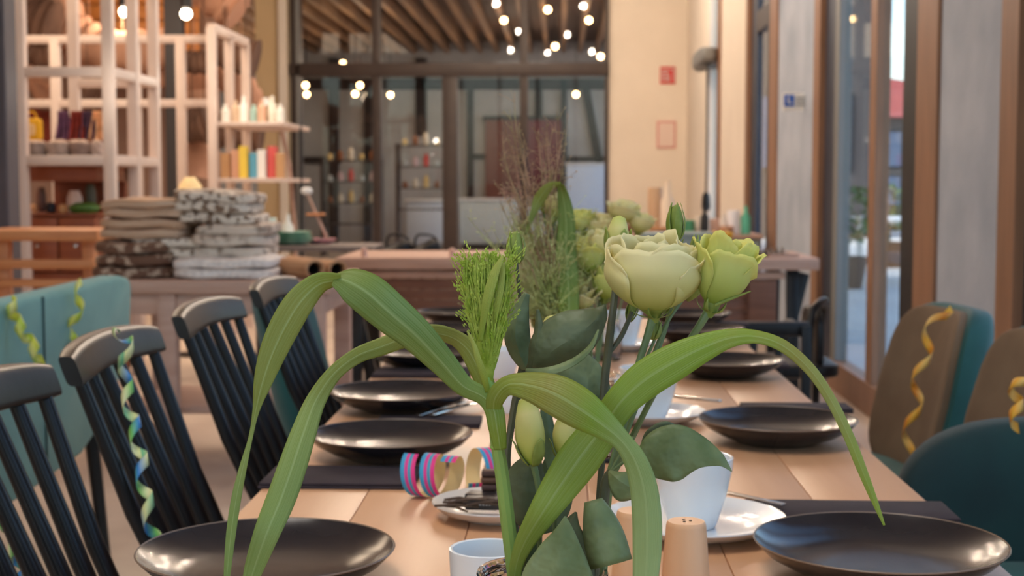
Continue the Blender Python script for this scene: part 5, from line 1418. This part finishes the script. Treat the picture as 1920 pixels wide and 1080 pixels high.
# young pale blades inside the plume
for path in ([(900, 640, 1.02, 8, 0), (906, 600, 1.018, 12, 0), (914, 560, 1.016, 18, 0), (925, 520, 1.016, 18, .1), (934, 498, 1.016, 12, .2), (944, 478, 1.016, 3, .2)],
             [(920, 640, 1.025, 8, 0), (926, 600, 1.022, 12, 0), (934, 560, 1.02, 15, .1), (940, 530, 1.02, 13, .1), (942, 500, 1.02, 8, .1), (936, 486, 1.02, 3, .1)],
             [(915, 735, 1.018, 10, 0), (906, 702, 1.012, 13, .1), (896, 672, 1.01, 12, .2), (888, 645, 1.01, 8, .2), (876, 620, 1.01, 3, .2)]):
    blade(ms, path, ramp_mat('young_blade_%d' % int(path[0][0]), 1, [(0, (176, 196, 74)), (1, (214, 222, 120))], .5, .35, .6, 8, .2), nm='young_leaf', fold=.3, nu=6)

# ---------------- lisianthus stems
def lis(label, x, Y):
    return thing('lisianthus_stem', (at(x, 1300, Y).x, Y, TZ + .01), label, 'flower')
OPEN = [(4, 1.0, .93, 1.22, -.03, -2.05, .045), (4, .90, 1.0, 1.1, .0, -1.25, .05), (3, .68, 1.06, 1.2, -.06, .3, .07), (3, .40, 1.04, 1.2, -.1, 1.0, .06)]
l1 = lis('stem with the largest open cream flower and two green buds', 1140, 1.07)
flower(l1, 1226, 582, 1.06, (-.03, -.10, 1), .0355, .0515, PETALC, [(1, 1.02, .84, .80, .30, -.62, .05)] + OPEN, 'large open cream bloom', 4, roll=.35, nm='bloom')
stem(l1, [(1120, 1320, 1.06, 12, 0), (1130, 1100, 1.06, 12, 0), (1136, 960, 1.06, 13, 0), (1150, 880, 1.06, 12, 0), (1172, 790, 1.06, 12, 0), (1192, 700, 1.06, 13, 0), (1214, 630, 1.06, 15, 0), (1226, 586, 1.06, 17, 0)], STEMD)
stem(l1, [(1150, 880, 1.075, 8, 0), (1180, 800, 1.08, 8, 0), (1222, 690, 1.09, 8, 0), (1252, 600, 1.10, 9, 0), (1264, 520, 1.10, 8, 0), (1268, 450, 1.10, 9, 0)], STEMD)
bud(l1, 1267, 450, 1.10, 1267, 384, 17, SEPAL, 5, 1.1, 'green pointed bud', 2, 1)
stem(l1, [(1172, 790, 1.07, 7, 0), (1200, 700, 1.075, 7, 0), (1226, 640, 1.08, 6, 0), (1226, 632, 1.08, 6, 0)], STEMD)
bud(l1, 1224, 634, 1.075, 1232, 598, 12, SEPAL, 5, 1.0, 'tiny green bud', 2, 2)
stem(l1, [(1160, 850, 1.08, 7, 0), (1205, 720, 1.085, 8, 0), (1248, 610, 1.09, 8, 0), (1280, 560, 1.10, 8, 0), (1302, 510, 1.11, 8, 0)], STEMD)
bud(l1, 1300, 520, 1.11, 1306, 448, 15, SEPAL, 5, 1.15, 'green bud behind the cream bloom', 2, 3)
for a, b_ in (((1290, 500), (1262, 436)), ((1306, 500), (1318, 430))):
    blade(l1, [(a[0], a[1], 1.11, 5, 0), ((a[0] + b_[0]) / 2, (a[1] + b_[1]) / 2, 1.11, 5, 0), (b_[0] + 20, b_[1] + 12, 1.11, 1.5, 0)], SEPAL, nm='sepal_tip', nu=2)
l2 = lis('stem with half open yellow green flower at upper right', 1150, 1.10)
flower(l2, 1334, 572, 1.05, (.30, -.05, 1), .0195, .0500, PETALG, [(4, 1.0, .88, 1.1, .30, -1.6, .08), (4, .82, 1.02, 1.0, .22, -.8, .10), (3, .55, 1.0, 1.1, .1, .4, .1)], 'half open yellow green bloom', 9, roll=.2, sepals=5, nm='bloom')
stem(l2, [(1125, 1320, 1.08, 10, 0), (1138, 1000, 1.08, 10, 0), (1152, 890, 1.075, 10, 0), (1200, 790, 1.07, 11, 0), (1240, 715, 1.06, 12, 0), (1285, 650, 1.055, 13, 0), (1315, 605, 1.05, 15, 0), (1332, 575, 1.05, 18, 0)], STEMD)
blade(l2, [(1340, 572, 1.04, 6, 0), (1370, 560, 1.038, 6, 0), (1408, 546, 1.036, 2, 0)], SEPAL, nm='sepal_tip', nu=2)
stem(l2, [(1152, 890, 1.09, 7, 0), (1188, 820, 1.09, 8, 0), (1222, 745, 1.09, 8, 0), (1240, 690, 1.09, 7, 0)], STEMD)
bud(l2, 1286, 560, 1.125, 1342, 470, 20, BUDC, 4, .6, 'pale green bud behind the yellow green bloom', 3, 5)
l3 = lis('dark stem with a tall closed pale bud left of the big cream flower', 1120, 1.12)
stem(l3, [(1110, 1320, 1.07, 11, 0), (1122, 960, 1.07, 12, 0), (1130, 850, 1.07, 13, 0), (1132, 740, 1.08, 16, 0), (1142, 640, 1.085, 16, 0), (1152, 560, 1.09, 14, 0), (1160, 470, 1.09, 13, 0)], STEMB)
stem(l3, [(1140, 665, 1.085, 8, 0), (1165, 630, 1.09, 10, 0), (1185, 585, 1.095, 8, 0)], STEMB)
bud(l3, 1155, 486, 1.10, 1162, 404, 25, BUDC, 4, .75, 'tall closed pale green bud', 3, 0)
bud(l3, 1180, 600, 1.10, 1192, 556, 10, SEPAL, 4, 1.0, 'small green bud', 3, 6)
l4 = lis('stem with two closed cream buds low between dark leaves', 1000, 1.03)
stem(l4, [(1020, 1320, 1.04, 9, 0), (1012, 1080, 1.035, 10, 0), (1012, 980, 1.03, 11, 0), (1010, 920, 1.028, 12, 0), (1000, 868, 1.025, 14, 0)], STEMD)
bud(l4, 1000, 870, 1.022, 988, 742, 33, BUDC, 3, .42, 'large closed cream bud', 2.5, 1)
stem(l4, [(1040, 1320, 1.055, 9, 0), (1040, 1000, 1.05, 10, 0), (1050, 920, 1.045, 10, 0), (1058, 862, 1.04, 12, 0)], STEMD)
bud(l4, 1058, 864, 1.04, 1062, 775, 26, BUDC, 3, .5, 'smaller closed greenish bud', 2.5, 4)
l5 = lis('dark stem with broad blue green leaves and a thin green bud', 960, 1.10)
stem(l5, [(1005, 1320, 1.08, 11, 0), (975, 1050, 1.08, 12, 0), (952, 880, 1.08, 13, 0), (960, 790, 1.08, 15, 0), (972, 730, 1.08, 18, 0), (980, 690, 1.08, 17, 0), (985, 640, 1.08, 10, 0), (975, 560, 1.08, 7, 0), (968, 490, 1.08, 7, 0)], STEMB)
bud(l5, 968, 492, 1.085, 966, 434, 17, SEPAL, 5, 1.08, 'thin green pointed bud', 2, 3)
bud(l5, 1042, 640, 1.11, 1040, 590, 30, BUDC, 0, .5, 'cream bud wrapped by dark leaf', 2, 3)
# its leaves: upright left, big folded right, lower one
blade(l5, [(988, 692, 1.07, 20, .2), (975, 660, 1.068, 44, .2), (968, 625, 1.066, 50, .2), (974, 585, 1.066, 36, .2), (988, 550, 1.066, 10, .2)], LEAFT, fold=.35, cup=.3)
blade(l5, [(995, 694, 1.055, 14, .1), (1004, 655, 1.05, 26, .4), (1010, 620, 1.05, 20, .4), (1008, 580, 1.05, 6, .4)], LEAFD, fold=.3, cup=.2)
blade(l5, [(988, 694, 1.06, 10, 0), (1010, 680, 1.052, 60, -.2), (1040, 652, 1.046, 96, -.2), (1075, 630, 1.044, 98, -.2), (1105, 608, 1.046, 72, -.15), (1125, 588, 1.05, 36, -.1), (1134, 572, 1.052, 3, 0)], LEAFD, fold=.26, cup=.34, wav=.05, nu=14)
blade(l5, [(986, 694, 1.050, 6, 0), (1012, 697, 1.042, 15, .4), (1045, 692, 1.036, 18, .5), (1080, 676, 1.034, 16, .5), (1108, 650, 1.036, 11, .4), (1122, 618, 1.04, 3, .3)], LEAFB, fold=.3)
blade(l5, [(1000, 692, 1.085, 14, 0), (1035, 690, 1.085, 70, .2), (1070, 702, 1.085, 105, .2), (1100, 730, 1.085, 100, .2), (1120, 765, 1.085, 60, .2), (1130, 800, 1.085, 6, .2)], LEAFT, fold=.2, cup=.2, nu=12)
blade(l5, [(1022, 760, 1.06, 20, .5), (1026, 800, 1.058, 30, .5), (1034, 850, 1.056, 34, .5), (1040, 900, 1.056, 10, .4)], LEAFT, fold=.3)
l6 = lis('leafy stem of broad curled grey green leaves at lower right', 1150, 1.04)
stem(l6, [(1090, 1320, 1.04, 12, 0), (1118, 1060, 1.04, 16, 0), (1130, 960, 1.04, 20, 0), (1136, 905, 1.04, 20, 0), (1146, 882, 1.04, 14, 0)], STEMB)
for pth in ([(1140, 890, 1.04, 8, 0), (1150, 850, 1.045, 7, 0), (1165, 800, 1.05, 6, 0)], [(1146, 884, 1.035, 7, 0), (1165, 870, 1.035, 6, 0), (1190, 852, 1.035, 5, 0)], [(1146, 884, 1.035, 7, 0), (1170, 840, 1.04, 6, 0), (1188, 820, 1.045, 5, 0)]):
    stem(l6, pth, STEMD, 'side_stem')
blade(l6, [(1196, 880, 1.02, 20, .1), (1218, 866, 1.018, 74, .1), (1246, 853, 1.015, 106, .1), (1278, 846, 1.013, 100, .1), (1312, 848, 1.012, 66, .15), (1342, 858, 1.012, 34, .3), (1358, 868, 1.013, 18, .5), (1372, 884, 1.016, 2, .7)], LEAFB, fold=.12, cup=.08, wav=.10, nu=12)
blade(l6, [(1204, 840, 1.03, 8, -.6), (1222, 818, 1.03, 30, -.7), (1250, 806, 1.03, 34, -.7), (1280, 816, 1.03, 10, -.6)], LEAFD, fold=.2, cup=.3)
blade(l6, [(1142, 884, 1.03, 8, 0), (1156, 898, 1.02, 44, .1), (1176, 912, 1.018, 62, .1), (1196, 922, 1.02, 30, .1), (1206, 926, 1.02, 4, .1)], LEAFB, fold=.3, cup=.3)
# curled cylinder leaf: rolled along its length
def rolled(parent, x0, y0, x1, y1, Y, r0, r1, turn, a0, m):
    A, B = at(x0, y0, Y), at(x1, y1, Y - .01); M = axisM(B - A); L = (B - A).length
    def f(u, v):
        r = (r0 + (r1 - r0) * math.sin(min(1, v * 1.2) * PI / 2)) * Y / F
        a = a0 + turn * (u - .5)
        lim = 1 - .25 * abs(u - .5) ** 2 * 4 * (1 - v)
        return A + M @ Vector((r * math.cos(a) * (1 - .15 * u), r * math.sin(a) * (1 - .15 * u), L * v * lim))
    return MB().grid(f, 28, 12).build('leaf', m, parent, solid=.0006)
rolled(l6, 1112, 938, 1144, 1058, 1.02, 18, 44, 5.3, -PI / 2, LEAFB)
blade(l6, [(1060, 968, .985, 3, 0), (1058, 1000, .983, 44, 0), (1052, 1040, .982, 96, 0), (1046, 1090, .982, 140, 0), (1044, 1150, .985, 130, 0), (1048, 1230, 1.0, 60, 0)], LEAFB, fold=.22, cup=.1, nu=12)
blade(l6, [(1100, 1130, 1.0, 40, .2), (1086, 1080, 1.005, 60, .3), (1074, 1030, 1.01, 60, .3), (1070, 990, 1.015, 40, .2), (1080, 960, 1.02, 4, .2)], LEAFD, fold=.25, cup=.2)
l7 = lis('short stem with dark oval leaves behind the closed buds', 1000, 1.09)
stem(l7, [(1030, 1320, 1.09, 9, 0), (1010, 1060, 1.09, 10, 0), (1000, 990, 1.09, 12, 0)], STEMB)
blade(l7, [(998, 1000, 1.075, 10, 0), (990, 970, 1.07, 60, .1), (985, 930, 1.068, 82, .1), (988, 892, 1.068, 74, .1), (1000, 862, 1.07, 36, .1), (1010, 845, 1.072, 4, .1)], LEAFD, fold=.18, cup=.25, nu=12)
blade(l7, [(1006, 1000, 1.08, 10, 0), (1030, 970, 1.08, 60, -.1), (1040, 925, 1.08, 72, -.1), (1038, 880, 1.08, 54, -.1), (1030, 845, 1.08, 6, -.1)], LEAFT, fold=.18, cup=.25, nu=12)
blade(l7, [(1004, 1080, 1.06, 10, 0), (988, 1050, 1.055, 40, .2), (992, 1015, 1.052, 48, .2), (1010, 985, 1.05, 20, .2), (1022, 968, 1.05, 3, .2)], LEAFT, fold=.2, cup=.2)

# ---------------- second bouquet, further down the table
V2 = 2.10
c2 = at(1112, 700, V2)
glass_jar(c2, .040, at(1112, 700, V2).z, 'second clear jar holding a blurred bouquet, behind the front flowers')
t = thing('red_tag', (at(1127, 660, 2.04).x, 2.04, TZ), 'small red and white tag standing by the second jar', 'tag')
MB().box((at(1127, 650, 2.04).x, 2.04, TZ + .022), (.014, .003, .04), bevel=.001).build('card', RED, t)
MB().span((at(1112, 700, 2.04).x, 2.035, TZ), (at(1150, 700, 2.04).x, 2.05, TZ + .006), bevel=.001).build('foot', BLACKM, t)
def lis2(label, Y): return thing('lisianthus_stem', (c2.x, Y, TZ + .01), label, 'flower')
SM = [(4, 1.0, .9, 1.05, .14, -1.7, .06), (3, .75, 1.0, 1.05, .05, -.6, .06), (3, .42, .98, 1.1, .0, .5, .06)]
for (x, y, ax, R, H_, m, lab, sd) in (
    (1078, 572, (.35, -.6, 1), .025, .044, PETALC, 'cream flower of the second bouquet, lowest left', 21),
    (1134, 560, (.1, -.2, 1), .023, .050, PETALG, 'green cream flower of the second bouquet, right beside big bloom', 22),
    (1104, 512, (-.1, -.1, 1), .026, .045, PETALG, 'pale green flower of the second bouquet, centre', 23),
    (1128, 488, (.2, -.1, 1), .024, .044, PETALC, 'cream flower of the second bouquet, upper right', 24),
    (1038, 408, (.15, -.1, 1), .015, .034, PETALC, 'small cream flower standing tall at top of the second bouquet', 25),
    (1020, 390, (-.3, -.1, 1), .008, .022, PETALG, 'slim half open bud at the top left of the second bouquet', 26),
    (1040, 632, (-.1, -.3, 1), .028, .036, PETALC, 'pale flower low behind the dark leaf', 27)):
    l = lis2(lab, V2)
    flower(l, x, y, V2, ax, R, H_, m, SM, None, sd, nm='bloom')
    stem(l, [(c2_x, yy, V2, ww, 0) for c2_x, yy, ww in ((1112 + (x - 1112) * .1, 800, 6), (1112 + (x - 1112) * .3, 700, 6), (1112 + (x - 1112) * .7, (y + 700) / 2, 6), (x, y + 8, 7))], STEMD)
g2 = thing('millet_stem', (c2.x - .01, V2 - .02, TZ + .01), 'blurred second millet stalk with broad upright blade', 'flower')
blade(g2, [(1075, 700, 2.05, 20, 0), (1068, 620, 2.05, 34, 0), (1066, 540, 2.05, 40, 0), (1062, 470, 2.05, 38, .1), (1062, 410, 2.04, 32, .2), (1056, 365, 2.03, 24, .5), (1050, 343, 2.02, 18, 1.0)], BLADE, fold=.25)
blade(g2, [(1052, 344, 2.02, 10, 1.0), (1030, 350, 2.02, 18, .5), (1012, 372, 2.03, 22, 0), (1000, 400, 2.04, 12, 0), (985, 440, 2.06, 4, 0)], BLADE2, fold=.2)
blade(g2, [(1030, 720, 2.08, 24, 0), (1030, 640, 2.08, 46, 0), (1036, 580, 2.08, 50, 0), (1040, 540, 2.08, 30, 0), (1044, 510, 2.08, 6, 0)], BLADE, fold=.25)
stem(g2, [(1100, 800, 2.08, 12, 0), (1080, 700, 2.08, 12, 0), (1068, 620, 2.08, 10, 0)], STEMG)
rm = random.Random(5)
mist = thing('misty_grass', (c2.x - .03, V2, TZ + .01), 'airy clump of misty ornamental grass rising from the second jar', 'grass')
b = MB(); b2 = MB()
for k in range(420):
    tall = k < 60
    if tall:
        ex, ey = rm.uniform(935, 1065), rm.uniform(200, 400)
        if k < 3: ex, ey = (965, 955, 1010)[k], (172, 205, 240)[k]
    else:
        ex, ey = rm.gauss(1020, 58), rm.uniform(395, 600)
    rows = [(1070, 690, 2.1), (1045 + rm.uniform(-22, 22), 600, 2.1 + rm.uniform(-.03, .03)), (1030 + (ex - 1030) * .35 + rm.uniform(-10, 10), 600 + (ey - 600) * .45, 2.1 + rm.uniform(-.06, .06)), (ex + rm.uniform(-8, 8) - (ex - 1030) * .2, 600 + (ey - 600) * .8, 2.1 + rm.uniform(-.08, .08)), (ex, ey, 2.1 + rm.uniform(-.1, .1))]
    pp = [at(*q) for q in smoothpath(rows, 3)]
    bb_ = b if tall else b2
    n_ = len(pp)
    bb_.tube(pp, [(.0008 if k % 5 else .0012) * (1 - .75 * i / n_) for i in range(n_)], 4, caps=False)
    for j in range(9 if tall else 6):
        i = rm.randrange(n_ // 2, n_ - 1); p = pp[i]
        d = Vector((rm.uniform(-1, 1), rm.uniform(-1, 1), rm.uniform(0, 1.2))) * rm.uniform(.008, .026)
        bb_.tube([p, p + d * .5 + Vector((0, 0, .001)), p + d], [.0004, .0003, .0002], 3, caps=False)
        seed_(bb_, p + d, rm.uniform(.0006, .0013), d)
o = b2.build('green_strands', PLUMEB, mist, smooth=False); o['kind'] = 'stuff'
o = b.build('reddish_strands', MIST, mist, smooth=False); o['kind'] = 'stuff'

# ---------------- third bouquet near the far end
V3 = 3.25
c3 = at(1128, 520, V3)
glass_jar(at(1130, 600, V3), .040, at(1130, 600, V3).z, 'third clear jar far along the table holding cream flowers')
for (x, y, R, m, lab, sd) in ((1092, 432, .034, PETALG, 'far blurred flower of third bouquet, leftmost', 31), (1130, 440, .036, PETALC, 'far blurred cream flower of third bouquet, second from left', 32),
                           (1166, 416, .036, PETALC, 'far blurred cream flower of third bouquet, third from left', 33), (1196, 436, .028, PETALC, 'far blurred cream flower of third bouquet, rightmost', 34),
                           (1110, 470, .036, PETALG, 'far blurred green flower low in the third bouquet', 35)):
    l = thing('lisianthus_stem', (at(1130, 700, V3).x, V3, TZ + .01), lab, 'flower')
    flower(l, x, y, V3, ((x - 1140) / 200, -.15, 1), R, .045, m, SM, None, sd, nm='bloom')
    stem(l, [(1130 + (x - 1130) * .2, 680, V3, 4, 0), (1130 + (x - 1130) * .4, 600, V3, 4, 0), (1130 + (x - 1130) * .8, 500 + (y - 432), V3, 4, 0), (x, y + 4, V3, 5, 0)], STEMD)
# small silver cutlery hint and dark little pots on far table end
